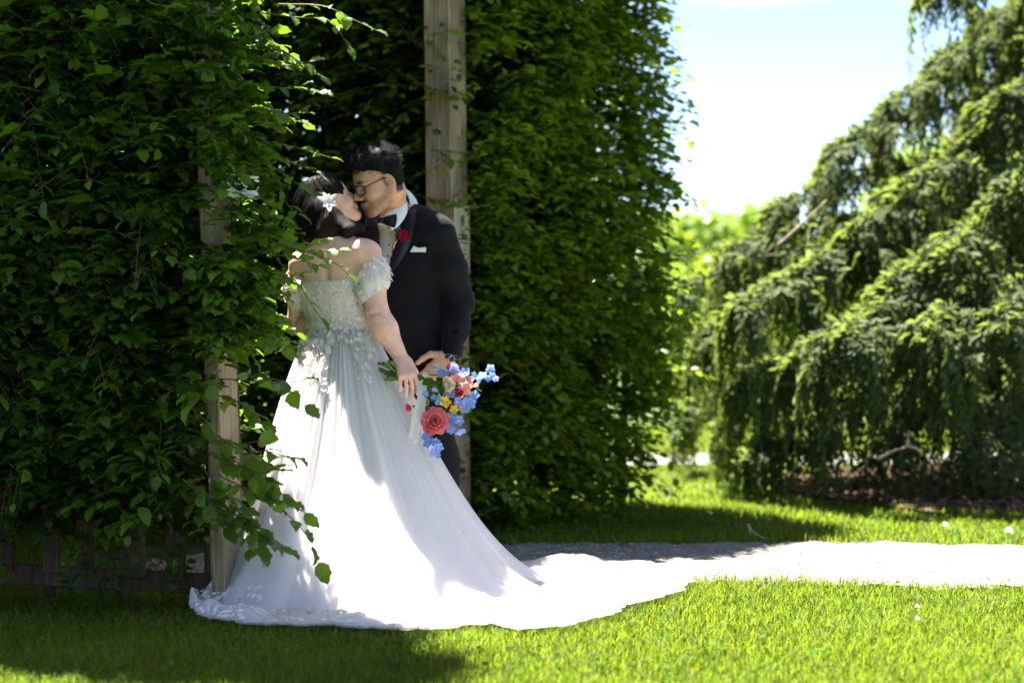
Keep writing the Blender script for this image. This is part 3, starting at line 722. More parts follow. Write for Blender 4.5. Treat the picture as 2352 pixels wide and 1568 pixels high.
for zz, dd in ((.55, .02), (2.2, -.03), (2.42, .03)):                          # knots and bolt heads
    for (b_, nm) in ((PR, pr),):
        c = V3(b_[0] - .012 * zz, b_[1], zz) - T3 * .1105 + N3 * dd
        V, Q, T = tube_vf([c, c - T3 * .004, c - T3 * .006], [.011, .010, .004], 10); obj('knot', V, [Q, T], M['bark'], nm)

def text_obj(name, body, size, origin, ux, uz, mat, parent, align='CENTER'):
    cu = bpy.data.curves.new(name, 'FONT'); cu.body = body; cu.size = size; cu.align_x = align; cu.extrude = .0003
    tmp = bpy.data.objects.new('tmp_text', cu); COL.objects.link(tmp)
    dg = bpy.context.evaluated_depsgraph_get(); me = bpy.data.meshes.new_from_object(tmp.evaluated_get(dg)); bpy.data.objects.remove(tmp)
    co = np.empty(len(me.vertices) * 3, np.float32); me.vertices.foreach_get('co', co); co = co.reshape(-1, 3)
    un = np.cross(ux, uz) * 1.0
    me.vertices.foreach_set('co', np.ascontiguousarray((origin + co[:, :1] * ux + co[:, 1:2] * uz - co[:, 2:3] * un).astype(np.float32)).ravel())
    me.materials.clear(); me.materials.append(mat); me.update()
    return link_mesh(name, me, None, parent)
UX, UZ = T3, V3(0, 0, 1)
# plaque on the near post: a small cream board on the face towards the opening
pc_ = V3(PL[0], PL[1], 1.562) + N3 * .088 + T3 * .005 + V3(-.062, 0, 0)
sg = empty('memorial_plaque', pc_ - V3(0, 0, .07), 'small cream plaque with dark lettering on the left post among leaves', 'sign')
box_obj('board', pc_, N3 * .016, T3 * .118, UZ * .042, M['plaque'], sg, .003)
for dz in (-.030, .030): box_obj('border_line', pc_ + N3 * .0165 + UZ * dz, N3 * .0006, T3 * .106, UZ * .0010, M['ink'], sg, .0002)
text_obj('lettering', 'September 10, 1986', .0225, pc_ + N3 * .0168 - UZ * .012, UX, UZ, M['ink'], sg)
# notice on the far post
nc = V3(PR[0], PR[1], 1.41) + N3 * .071 + V3(-.016, 0, 0)
sg = empty('notice_board', nc - V3(0, 0, .15), 'narrow cream notice with green emblem and printed lines on the right post', 'sign')
box_obj('board', nc, N3 * .004, T3 * .104, UZ * .165, M['notice'], sg, .002)
V, Q, T = tube_vf([nc + N3 * .0045 + UZ * .055 + T3 * (.030 * math.cos(q)) + UZ * (.018 * math.sin(q)) for q in np.linspace(0, 6.28, 20)], .0016, 5); obj('emblem_ring', V, [Q, T], M['green_ink'], sg)
for k, (dx, dz, rr) in enumerate(((0, .105, .020), (-.014, .092, .016), (.015, .090, .015), (.004, .076, .012), (.012, .112, .011))):
    c = nc + N3 * .0042 + T3 * dx + UZ * dz
    V = [c + N3 * .001] + [c + N3 * .001 + rr * (1 + .2 * math.sin(3 * q + k)) * (T3 * math.cos(q) + .8 * UZ * math.sin(q)) for q in np.arange(14) * 6.2832 / 14]
    obj('emblem_leaf', np.array(V) + N3 * .0003 * k, np.array([(0, 1 + j, 1 + (j + 1) % 14) for j in range(14)]), M['green_ink'], sg)
rl = np.random.default_rng(4)
for k, (z_, hw, ht) in enumerate(((.025, .060, .0045), (.006, .088, .0045), (-.012, .080, .004), (-.030, .004, .003), (-.046, .046, .004), (-.064, .072, .004), (-.084, .080, .004), (-.098, .042, .004), (-.118, .062, .004), (-.134, .055, .004), (-.150, .06, .004))):
    mb = MB(); x = -hw
    while x < hw - .002:                                                    # word-long strokes of print
        w = min(rl.uniform(.008, .028), hw - x)
        V, Q, T = box_vf(nc + N3 * .0048 + T3 * (x + w / 2) + UZ * z_, N3 * .0006, T3 * (w / 2), UZ * (ht * rl.uniform(.75, 1)), .0002)
        mb.add(V, Q); x += w + .006
    mb.build('print_line', M['ink'], sg, False)

# picket fence inside the left hedge
pf = empty('picket_fence', (PL[0] - 1.4 * ND[0], PL[1] - 1.4 * ND[1], 0), 'weathered wooden picket fence showing below the left hedge', 'fence')
for k in range(16):
    a0 = .245 + .185 * k + .012 * math.sin(k * 3.7)
    c = LHF(np.array([a0]), np.array([.0]), np.array([0.]))[0]
    hh = 1.25 + .02 * math.sin(k * 5)
    V, Q, T = box_vf(c + V3(0, 0, .10 + hh / 2), A3 * .036, B3 * .009, UZ * (hh / 2) + A3 * .01 * math.sin(k * 2.3), .003)
    obj('picket', V, [Q, T], M['old_board'], pf, None, False)
for zz in (.085, 1.15):
    c = LHF(np.array([1.55]), np.array([-.032]), np.array([zz]))[0]
    V, Q, T = box_vf(c, A3 * 1.43, B3 * .019, UZ * .038, .004); obj('rail', V, [Q, T], M['old_board'], pf, None, False)
for a0 in (1.6, 3.0):
    c = LHF(np.array([a0]), np.array([-.09]), np.array([.72]))[0]
    V, Q, T = box_vf(c, A3 * .045, B3 * .035, UZ * .75, .004); obj('fence_post', V, [Q, T], M['old_board'], pf, None, False)
# low weeds at the fence foot
wr = np.random.default_rng(9)
for k, (px, py, hgt) in enumerate(((232, 1368, .22), (270, 1372, .25), (300, 1375, .16), (360, 1380, .20), (430, 1372, .17), (180, 1372, .14))):
    g = gnd(px, py + 26); e = empty('broad_weed', (g[0], g[1], 0), ['leafy weed with pale stem at the fence foot, tallest of the row', 'broad leafed weed below the second visible picket', 'small weed tuft between two pickets at the fence foot',
        'dark weed with drooping leaves below the right visible picket', 'low weed near the left tip of the dress', 'short weed at the far left of the fence foot'][k], 'weed', 'weeds along the fence foot')
    st = [spline([V3(g[0], g[1], 0), V3(g[0] + wr.normal(0, .02), g[1] + wr.normal(0, .02), hgt * .5), V3(g[0] + wr.normal(0, .05), g[1] + wr.normal(0, .03), hgt)], 8) for _ in range(3)]
    for p in st: tube_obj('stem', p, np.linspace(.0022, .001, 8), M['weed'], e, 5)
    for p in st:
        for i in (3, 5, 6, 7):
            D = nrm(V3(wr.normal(), wr.normal(), .1)); l = wr.uniform(.035, .06)
            Vv, Fs, tt = leaves_vf(p[i][None], D[None], nrm(V3(wr.normal(0, .3), wr.normal(-.3, .3), 1))[None], np.array([l]), np.array([wr.uniform(.2, .7)]), HI)
            obj('leaf', Vv, Fs, M['weed'], e, {'tint': tt})
# ------------------------------------------------------------------ weeping conifer
wt = empty('weeping_conifer', (3.35, 12.2, 0), 'weeping conifer with hanging green sprays over a mulch bed on the right', 'tree')
TB = V3(3.35, 12.2)
trunk_pts = spline([V3(TB[0] - .25, TB[1] - .1, 0), V3(TB[0] - .2, TB[1], .8), V3(TB[0] + .05, TB[1] + .05, 1.8), V3(TB[0] + .25, TB[1] + .1, 2.8), V3(TB[0] + .35, TB[1] + .1, 4.0)], 30)
tube_obj('trunk', trunk_pts, np.linspace(.115, .03, 30), M['bark'], wt, 12)
def trunk_at(z):
    i = int(np.clip(np.searchsorted(trunk_pts[:, 2], z), 0, 29)); return trunk_pts[i]
tr = np.random.default_rng(31)
tips = [(1692, 592, 11.9), (1600, 668, 11.6), (1730, 705, 11.2), (1800, 492, 12.1), (1930, 358, 12.1), (2050, 258, 12.2), (2160, 160, 12.3),
        (2255, 80, 12.4), (2335, 28, 12.5), (2090, 440, 11.5), (1985, 540, 11.4), (2200, 590, 10.9), (1960, 780, 10.6), (1850, 830, 10.9), (2150, 770, 10.6), (2310, 750, 10.5), (1740, 870, 11.3),
        (1880, 985, 10.9), (1760, 1045, 11.1), (2060, 1000, 11.0), (2250, 1045, 10.8), (2345, 440, 11.0), (1850, 640, 11.3), (2300, 250, 11.7), (2200, 350, 11.8),
        (2430, 300, 11.2), (2490, 620, 10.7), (2500, 920, 10.6), (2060, 660, 11.0), (2400, 90, 12.0), (2190, -48, 11.6), (2120, 880, 11.0), (1650, 770, 11.8), (1600, 945, 12.7), (1690, 980, 12.0), (1670, 690, 12.2)]
branches = [(at(*t), False) for t in tips]
for k in range(20):                                                        # sides that the picture does not show
    az = tr.uniform(-.9, 3.0); z = tr.uniform(.7, 3.4); l = 1.9 - .42 * z
    branches.append((V3(TB[0] + .25 + l * math.cos(az), TB[1] + l * math.sin(az), z - .2), True))
sp_P = []; sp_D = []; sp_N = []; sp_L = []; sp_t = []
def hang(o, out, length, tn, width):
    """a drooping feathery branchlet: short side sprays left and right of a hanging line"""
    m = max(int(length / .020), 5); g = np.linspace(0, 1, m); out = nrm(out * V3(1, 1, 0))
    st = o + out * (.13 * length / .4 * np.sin(np.minimum(g * 1.9, 1.57)))[:, None]; st[:, 2] += .05 * np.sin(np.minimum(g * 3.2, 3.14)) - length * g ** 1.35
    sd = np.cross(out, V3(0, 0, 1)); tang = nrm(np.gradient(st, axis=0))
    for sg in (-1, 1):
        d = tang * .9 + sd * sg * .55 + tr.normal(0, .22, (m, 3)); d[:, 2] -= .25
        sp_P.append(st + tr.normal(0, .006, (m, 3))); sp_D.append(nrm(d)); sp_N.append(nrm(out + V3(0, 0, .8) + tr.normal(0, .3, (m, 3))))
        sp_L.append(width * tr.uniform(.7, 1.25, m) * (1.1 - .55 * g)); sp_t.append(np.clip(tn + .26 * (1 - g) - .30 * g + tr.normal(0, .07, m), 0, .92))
for bi, (tip, back) in enumerate(branches):
    s = trunk_at(min(tip[2] + tr.uniform(.0, .25), 3.9)); v = tip - s; ln = np.linalg.norm(v)
    mid = s + v * .6 + V3(0, 0, .06 + .07 * ln)
    P = spline([s, mid, tip + V3(0, 0, .05), tip + nrm(v * V3(1, 1, 0)) * .08 - V3(0, 0, .14)], 26)
    tube_obj('branch', P, np.linspace(.015, .003, 26), M['bark'], wt, 6)
    T = nrm(np.gradient(P, axis=0)); S = nrm(np.cross(T, V3(0, 0, 1)))
    thin = bi == 1
    ns = int(ln * (18 if back else 44)) + 18
    if thin: ns = 16
    bt0 = tr.normal(.52, .12)
    for q_ in range(ns):
        f = 1 - tr.uniform(0, 1) ** 1.15 * .9; i = int(f * 25); side = tr.normal(0, .085)
        o = P[i] + S[i] * side + V3(0, 0, -.5 * side * side + tr.uniform(-.02, .03))
        hl_ = tr.uniform(.14, .36) * (1.0 if tr.uniform() < .8 else 1.6); hl_ = min(hl_, max(o[2] - .05, .07))
        out = nrm(S[i] * np.sign(side) * tr.uniform(.2, 1.0) + T[i] * tr.uniform(.2, 1.0) + tr.normal(0, .25, 3))
        tn = bt0 + tr.normal(0, .12)
        if tr.uniform() < .035: tn = 1.2
        hang(o, out, hl_, tn, .068)
    for i in range(6, 26, 1):                                               # crest: short sprays along the top of the limb
        for _ in range(3 if not thin else 1):
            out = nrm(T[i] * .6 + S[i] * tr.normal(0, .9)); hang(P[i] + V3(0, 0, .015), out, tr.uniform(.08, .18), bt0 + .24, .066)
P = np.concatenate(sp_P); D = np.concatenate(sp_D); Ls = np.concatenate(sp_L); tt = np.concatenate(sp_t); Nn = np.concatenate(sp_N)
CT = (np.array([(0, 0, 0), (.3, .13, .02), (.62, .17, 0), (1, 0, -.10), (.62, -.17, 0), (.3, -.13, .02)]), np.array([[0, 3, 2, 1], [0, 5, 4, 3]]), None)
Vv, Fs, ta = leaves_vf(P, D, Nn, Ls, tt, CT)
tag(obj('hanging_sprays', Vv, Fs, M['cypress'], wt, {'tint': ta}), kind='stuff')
# bare bleached twigs
for pts in ([(1785, 565, 11.0), (1830, 525, 10.95), (1862, 495, 10.9), (1898, 460, 10.9)], [(2015, 1055, 10.5), (2050, 1035, 10.45), (2080, 1025, 10.4), (2088, 988, 10.4)], [(2080, 1022, 10.4), (2105, 1030, 10.4), (2118, 1045, 10.4)],
            ):
    tube_obj('bare_twig', spline([at(*p) for p in pts], 12), np.linspace(.009, .004, 12), M['pale_bark'], wt, 6)

# ------------------------------------------------------------------ broadleaf trees behind
def broad_tree(x, y, h, rx, label, seed, nleaf=5200, z0=.25, lsz=(.10, .2), sq=1.0):
    g = np.random.default_rng(seed)
    e = empty('broadleaf_tree', (x, y, 0), label, 'tree', 'bright trees behind the garden')
    tp = spline([V3(x, y, -.05), V3(x + .1, y, h * .3), V3(x - .05, y + .1, h * .6), V3(x, y, h * .92)], 16)
    tube_obj('trunk', tp, np.linspace(.03 * h, .006 * h, 16), M['bark'], e, 9)
    cl = []
    for k in range(int(26)):
        u = g.normal(0, 1, 3); u /= np.linalg.norm(u); rr = g.uniform(.45, .95)
        c = V3(x + u[0] * rx * rr, y + u[1] * rx * rr, h * (z0 + (1 - z0) * (.5 + .46 * u[2] * rr * sq)))
        cl.append((c, g.uniform(.20, .40) * rx))
        i = int(np.clip((c[2] / h - .15) * 14, 2, 14)); q = tp[i - 1]
        if k % 2 == 0: tube_obj('limb', spline([q, (q + c) / 2 + V3(0, 0, .06 * h), c], 8), np.linspace(.010 * h, .003 * h, 8), M['bark'], e, 5)
    Pn = []; Nl = []; tl = []
    for (c, rr) in cl:
        m = nleaf // len(cl); u = nrm(g.normal(0, 1, (m, 3))); q = c + u * (rr * g.uniform(.3, 1.08, m) ** .6)[:, None] * V3(1, 1, .75)
        Pn.append(q); Nl.append(nrm(u + V3(0, 0, .8) + g.normal(0, .6, (m, 3)))); tl.append(np.clip(g.normal(.55, .1) + g.normal(0, .18, m), 0, 1))
    P = np.concatenate(Pn); Nn = np.concatenate(Nl); P[:, 2] = np.maximum(P[:, 2], .15)
    Vv, Fs, ta = leaves_vf(P, nrm(g.normal(0, 1, P.shape)), Nn, g.uniform(*lsz, len(P)), np.concatenate(tl), LO)
    tag(obj('crown', Vv, Fs, M['bright_tree'], e, {'tint': ta}), kind='stuff')
for a_ in ((2.45, 26, 2.0, 1.2, 'light green tree between the right hedge and the weeping conifer', 1, 6500, .02), (3.6, 24, 1.9, 1.3, 'bushy yellow-green tree low behind the weeping conifer branches', 2, 6000, .02),
           (4.0, 30, 2.7, 1.3, 'green tree top showing above the conifer slope', 3, 5000, .05), (2.85, 33, 2.45, 1.3, 'pale green tree just right of the tall hedge edge', 4, 5000, .05),
           (7.2, 30, 4.2, 2.0, 'broad green tree far behind the conifer, seen in its gaps', 5, 5000, .1), (9.8, 27, 4.6, 2.2, 'farthest right green tree behind the conifer', 6, 4500, .1), (6.0, 24, 1.9, 1.5, 'low round bush behind the conifer trunk', 7, 4500, 0.0),
           (1.72, 18, 1.5, .55, 'small glowing lime bush close behind the right hedge edge', 9, 3600, 0.0), (2.35, 19.5, 1.35, .62, 'round lime bush just left of the weeping conifer foot', 10, 3600, 0.0),
           (-1.0, 27, 5.5, 2.4, 'broad tree hidden mostly behind the tall right hedge', 8, 4500, .1)):
    broad_tree(*a_)
# far wood closing the horizon
g = np.random.default_rng(77); n = 16000
az = g.uniform(-1.1, 1.1, n); dist = g.uniform(48, 60, n); hh = (1.5 + .7 * np.sin(az * 23) + .6 * np.sin(az * 51 + 1)) * g.uniform(0, 1, n) ** .7
P = np.stack([dist * np.sin(az), dist * np.cos(az), hh], 1)
Vv, Fs, ta = leaves_vf(P, nrm(g.normal(0, 1, P.shape)), nrm(g.normal(0, 1, P.shape) + V3(0, -.5, .8)), g.uniform(.5, 1.1, n), np.clip(g.normal(.4, .2, n), 0, 1), LO)
tag(obj('far_wood', Vv, Fs, M['bright_tree'], None, {'tint': ta}), 'distant green wood along the horizon', 'wood', kind='stuff')

# pale bits lying on the grass
for k, (px, py, s, lab) in enumerate(((2172, 1212, .016, 'white fallen petal on grass below the mulch bed, left one of two'), (2318, 1225, .022, 'larger white fallen petal at the right edge of the far grass'), (2107, 1412, .011, 'small white petal standing in the near grass'),
                                      (2108, 1440, .008, 'tiny pale petal below the small white one in the near grass'), (660, 1596, .02, 'x'))[:4]):
    q = gnd(px, py + 6); g_ = np.random.default_rng(k); V = []; F = []
    nU, nV = 5, 4
    for i in range(nU):
        for j in range(nV):
            u, v = i / (nU - 1) * 2 - 1, j / (nV - 1) * 2 - 1
            V.append((q[0] + s * u * .8, q[1] + s * v * .4, lawn_z(q[0], q[1]) + .035 + s * (.5 * (1 - u * u) * (.6 + .4 * v) + .3 * v) + g_.normal(0, .002)))
    for i in range(nU - 1):
        for j in range(nV - 1): F.append((i * nV + j, (i + 1) * nV + j, (i + 1) * nV + j + 1, i * nV + j + 1))
    o = tag(obj('fallen_petal', np.array(V), np.array(F), M['white_debris']), lab, 'petal', 'pale petals on the grass')
q = gnd(1735, 1246)
tag(tube_obj('fallen_twig', spline([V3(q[0] - .02, q[1], .04), V3(q[0] - .035, q[1], .09), V3(q[0] - .01, q[1] - .01, .05), V3(q[0] + .05, q[1] - .03, .02)], 14), np.linspace(.004, .002, 14), M['pale_bark']), 'pale bent twig lying at the far edge of the gravel path', 'twig')
# ------------------------------------------------------------------ smooth bodies: blended rounded volumes turned into one skin
def surface_nets(Dg, org, h):
    s = Dg < 0; nx, ny, nz = Dg.shape
    cnt = np.zeros((nx - 1, ny - 1, nz - 1), np.int8)
    C = [(i, j, k) for i in (0, 1) for j in (0, 1) for k in (0, 1)]
    for (i, j, k) in C: cnt += s[i:nx - 1 + i, j:ny - 1 + j, k:nz - 1 + k]
    act = (cnt > 0) & (cnt < 8); idx = np.argwhere(act)
    acc = np.zeros((len(idx), 3)); w = np.zeros(len(idx))
    for a in C:
        for ax in range(3):
            if a[ax]: continue
            b = list(a); b[ax] = 1
            da = Dg[idx[:, 0] + a[0], idx[:, 1] + a[1], idx[:, 2] + a[2]]; db = Dg[idx[:, 0] + b[0], idx[:, 1] + b[1], idx[:, 2] + b[2]]
            cr = (da < 0) != (db < 0); t = np.where(cr, da / np.where(cr, da - db, 1), 0)
            p = np.tile(np.array(a, float), (len(idx), 1)); p[:, ax] = t
            acc += p * cr[:, None]; w += cr
    V = np.asarray(org) + h * (idx + acc / w[:, None])
    vid = -np.ones(act.shape, np.int64); vid[act] = np.arange(len(idx)); F = []
    for ax in range(3):
        u, v = (ax + 1) % 3, (ax + 2) % 3
        sl0 = [slice(None)] * 3; sl1 = [slice(None)] * 3; sl0[ax] = slice(0, -1); sl1[ax] = slice(1, None)
        cr = np.argwhere(s[tuple(sl0)] != s[tuple(sl1)])
        cr = cr[(cr[:, u] > 0) & (cr[:, v] > 0) & (cr[:, u] < Dg.shape[u] - 1) & (cr[:, v] < Dg.shape[v] - 1)]
        ins = s[cr[:, 0], cr[:, 1], cr[:, 2]]
        q = []
        for (du, dv) in ((-1, -1), (0, -1), (0, 0), (-1, 0)):
            c = cr.copy(); c[:, u] += du; c[:, v] += dv; q.append(vid[c[:, 0], c[:, 1], c[:, 2]])
        q = np.stack(q, 1); q[~ins] = q[~ins][:, ::-1]; F.append(q)
    F = np.concatenate(F); F = F[(F >= 0).all(1)]
    return V, F
class Body:
    def __init__(s): s.p = []
    def cone(s, a, b, ra, rb, k=.02, op='u'):
        a, b = np.asarray(a, float), np.asarray(b, float); m = max(ra, rb)
        s.p.append(('c', (a, b, ra, rb), np.minimum(a, b) - m, np.maximum(a, b) + m, k, op)); return s
    def chain(s, pts, rad, k=.02):
        for i in range(len(pts) - 1): s.cone(pts[i], pts[i + 1], rad[i], rad[i + 1], k)
        return s
    def ell(s, c, r, Rm=None, k=.02, op='u'):
        c = np.asarray(c, float); r = np.asarray(r, float); Rm = np.eye(3) if Rm is None else Rm; m = r.max()
        s.p.append(('e', (c, r, Rm), c - m, c + m, k, op)); return s
    def half(s, pt, n, k=.004):
        """cut away the side the normal points to"""
        s.p.append(('h', (np.asarray(pt, float), nrm(n)), None, None, k, 'i')); return s
    def add(s, other): s.p += other.p; return s
    def field(s, lo, hi, h, grow=0.0):
        lo = np.asarray(lo, float); hi = np.asarray(hi, float); n = np.ceil((hi - lo) / h).astype(int) + 1
        ax = [lo[i] + h * np.arange(n[i]) for i in range(3)]
        Dg = np.full(n, .5, np.float32); mg = .06
        for (kind, arg, b0, b1, k, op) in s.p:
            if b0 is None: sl = (slice(None),) * 3
            else:
                i0 = np.clip(np.floor((b0 - mg - lo) / h).astype(int), 0, n); i1 = np.clip(np.ceil((b1 + mg - lo) / h).astype(int) + 1, 0, n)
                if (i1 <= i0).any(): continue
                sl = tuple(slice(i0[i], i1[i]) for i in range(3))
            X = ax[0][sl[0]][:, None, None]; Y = ax[1][sl[1]][None, :, None]; Z = ax[2][sl[2]][None, None, :]
            if kind == 'c':
                a, b, ra, rb = arg; ba = b - a; l2 = max(ba @ ba, 1e-9); px, py, pz = X - a[0], Y - a[1], Z - a[2]
                t = np.clip((px * ba[0] + py * ba[1] + pz * ba[2]) / l2, 0, 1)
                d = np.sqrt((px - t * ba[0]) ** 2 + (py - t * ba[1]) ** 2 + (pz - t * ba[2]) ** 2) - (ra + (rb - ra) * t)
            elif kind == 'e':
                c, r, Rm = arg; px, py, pz = X - c[0], Y - c[1], Z - c[2]
                q = [(Rm[0, i] * px + Rm[1, i] * py + Rm[2, i] * pz) for i in range(3)]
                k0 = np.sqrt(sum((q[i] / r[i]) ** 2 for i in range(3))); k1 = np.sqrt(sum((q[i] / r[i] ** 2) ** 2 for i in range(3)))
                d = k0 * (k0 - 1) / np.maximum(k1, 1e-6)
            else:
                pt, nn = arg; d = (X - pt[0]) * nn[0] + (Y - pt[1]) * nn[1] + (Z - pt[2]) * nn[2]
            o = Dg[sl]
            if op == 'u': hh = np.maximum(k - np.abs(o - d), 0) / k; Dg[sl] = np.minimum(o, d) - hh * hh * k / 4
            elif op == 's': d = -d; hh = np.maximum(k - np.abs(o - d), 0) / k; Dg[sl] = np.maximum(o, d) + hh * hh * k / 4
            else: hh = np.maximum(k - np.abs(o - d), 0) / k; Dg[sl] = np.maximum(o, d) + hh * hh * k / 4
        return Dg - grow
    def mesh(s, lo, hi, h, grow=0.0): return surface_nets(s.field(lo, hi, h, grow), lo, h)
def relax(V, F, it=2, lam=.5):
    e = np.concatenate([F[:, [0, 1]], F[:, [1, 2]], F[:, [2, 3]], F[:, [3, 0]]]); e = np.concatenate([e, e[:, ::-1]])
    deg = np.bincount(e[:, 0], minlength=len(V))[:, None]
    for _ in range(it):
        S = np.stack([np.bincount(e[:, 0], V[e[:, 1], i], len(V)) for i in range(3)], 1)
        V = V + lam * (S / np.maximum(deg, 1) - V)
    return V
def join(parts):
    VV, FF, o = [], [], 0
    for V, F in parts: VV.append(V); FF.append(F + o); o += len(V)
    return np.concatenate(VV), np.concatenate(FF)
def frame_from(fwd, up):
    y = nrm(fwd); x = nrm(np.cross(y, up)); z = np.cross(x, y); return np.stack([x, y, z], 1)   # columns: right, forward, up
def add_head(B, c, Rm, s=1.0, male=False):
    """head in local axes: x right, y forward (face), z up; origin between the ears at eye level"""
    g = lambda *p: c + Rm @ (np.array(p) * s)
    E = lambda p, r, k=.02, op='u', Rl=None: B.ell(g(*p), np.array(r) * s, Rm if Rl is None else Rm @ Rl, k * s, op)
    Cn = lambda a, b, ra, rb, k=.015, op='u': B.cone(g(*a), g(*b), ra * s, rb * s, k * s, op)
    E((0, -.012 if male else -.018, .036), (.075, .089 if male else .096, .084)); E((0, .022, .03), (.066, .068, .070), .03)
    E((0, .028, -.035), (.058, .060, .078), .03)
    w = .060 if male else .050
    for sx in (-1, 1):
        Cn((sx * w, -.012, -.048), (sx * .018, .068, -.100), .024 if male else .020, .020 if male else .018, .03)
        E((sx * .040, .052, -.028), (.026, .030, .026), .02)
    E((0, .078, -.103), (.022 if male else .018, .016, .016), .018)
    Cn((-.040, .076, .020), (.040, .076, .020), .010 if male else .007, .010 if male else .007, .02)
    for sx in (-1, 1): E((sx * .032, .095, -.002), (.019, .016, .011), .012, 's')
    for sx in (-1, 1): E((sx * .031, .073, -.002), (.0135, .0135, .0125), .004)
    Cn((0, .086, .008), (0, .110, -.032), .007, .0105, .012)
    for sx in (-1, 1): E((sx * .011, .099, -.038), (.008, .010, .007), .008)
    E((0, .086, -.062), (.026, .013, .018), .012)
    E((0, .096, -.0605), (.020, .0065, .0042), .003); E((0, .0945, -.0705), (.018, .0068, .0052), .003)
    for sx in (-1, 1):
        Rl = np.array(Matrix.Rotation(sx * .35, 3, 'Z')) @ np.array(Matrix.Rotation(-.2, 3, 'X'))
        E((sx * .0800, -.016, -.010), (.0078, .020, .033), .005, 'u', Rl)
        E((sx * .0885, -.010, -.008), (.0075, .010, .020), .005, 's', Rl)
    return g
def hand_prims(B, wrist, fdir, back, side, curl, s=1.0, thumb=None, spread=.10, k=.006, fat=1.0):
    """palm + five fingers. fdir: from wrist to knuckles, back: normal of the back of the hand, side=+1 when the index finger lies along cross(back, fdir).
    returns finger tips, knuckles and their directions"""
    f = nrm(fdir); b = nrm(back - f * np.dot(back, f)); x = np.cross(b, f) * side
    w = np.asarray(wrist, float); tips = []
    for q in (-.026, -.009, .009, .026):
        B.cone(w + f * .012 * s + x * q * .6 * s, w + f * .088 * s + x * q * 1.05 * s, .0155 * s * fat, .0135 * s * fat, .02)
    base = [(.031, .088, .040, .025, .020), (.0105, .094, .045, .028, .021), (-.0105, .090, .041, .026, .020), (-.030, .080, .032, .020, .018)]
    for i, (ox, oy, l1, l2, l3) in enumerate(base):
        p = w + (x * ox + f * oy) * s; d = nrm(f + x * spread * (1.5 - i) * .5); rr = (.0092, .0095, .0090, .0080)[i] * s * fat
        c = curl[i] if not np.isscalar(curl) else curl
        cs = c if hasattr(c, '__len__') else (c, c * 1.1, c * .8)
        th = 0
        for j, ll in enumerate((l1, l2, l3)):
            th += cs[j]; dd = d * math.cos(th) - b * math.sin(th); q = p + dd * ll * s
            B.cone(p, q, rr * (1 - .07 * j), rr * (1 - .07 * (j + 1)), k); p = q
        tips.append((p, dd, b * math.cos(th) + d * math.sin(th), rr))
    t0 = w + (x * .026 + f * .022) * s
    tb = thumb if thumb is not None else (nrm(x * .75 + f * .7 - b * .3), nrm(x * .3 + f * .95 - b * .35))
    t1 = t0 + tb[0] * .046 * s; t2 = t1 + tb[1] * .034 * s; t3 = t2 + nrm(tb[1] * 1.0 + tb[1] - tb[0] * .4) * .026 * s
    B.cone(t0, t1, .016 * s * fat, .0115 * s * fat, .015); B.cone(t1, t2, .0112 * s * fat, .0102 * s * fat, k); B.cone(t2, t3, .0102 * s * fat, .0085 * s * fat, k)
    return tips
# ------------------------------------------------------------------ materials for the couple
M['skin'] = attr_mat('skin', .48, .12, .35)
M['hair'] = attr_mat('hair', .62, 0, .12, .5, 220)
M['suit'] = base_mat('black_wool', (.0045, .0045, .006), (.007, .007, .009), 300, .8, .2, 900, spec=.15, sheen=.04)
M['satin'] = base_mat('black_satin', (.006, .007, .012), (.010, .011, .018), 20, .32, spec=.45)
M['shirt'] = cloth_mat('white_shirt', (.78, .80, .83), .1, 1, .75, .1)
M['black'] = base_mat('black_plastic', (.008, .008, .009), (.02, .018, .018), 40, .3, spec=.5)
M['silver'] = base_mat('silver', (.7, .7, .72), (.85, .85, .88), 30, .18, metallic=1.0)
M['gem'] = base_mat('gem', (.85, .87, .9), (.95, .95, .97), 30, .05, spec=1.0)
M['glass'] = None
m = bpy.data.materials.new('lens_glass'); nt, N_, L_ = nodes_of(m)
o_ = N_.new('ShaderNodeOutputMaterial'); tr_ = N_.new('ShaderNodeBsdfTransparent'); gl_ = N_.new('ShaderNodeBsdfGlossy'); gl_.inputs['Roughness'].default_value = .03
mx_ = N_.new('ShaderNodeMixShader'); mx_.inputs[0].default_value = .07; tr_.inputs[0].default_value = (.93, .93, .93, 1)
L_.new(tr_.outputs[0], mx_.inputs[1]); L_.new(gl_.outputs[0], mx_.inputs[2]); L_.new(mx_.outputs[0], o_.inputs[0]); M['glass'] = m
M['lace'] = cloth_mat('white_lace', (.93, .86, .84), .25, 1, .8, .2)
M['bodice'] = cloth_mat('lace_bodice', (.88, .77, .70), .1, 1, .8, .2, .5, 130, .12)
M['liner'] = cloth_mat('ivory_lining', (.76, .69, .68), .15, 1, .7, .2)
M['tulle'] = cloth_mat('white_tulle', (.90, .88, .88), .42, .60, .85, .15, 0, 300, .02)
M['nail'] = base_mat('pale_nail', (.72, .60, .58), (.82, .72, .70), 20, .25, spec=.6)
SK_B = np.array([.86, .49, .385]); SK_G = np.array([.64, .335, .22])

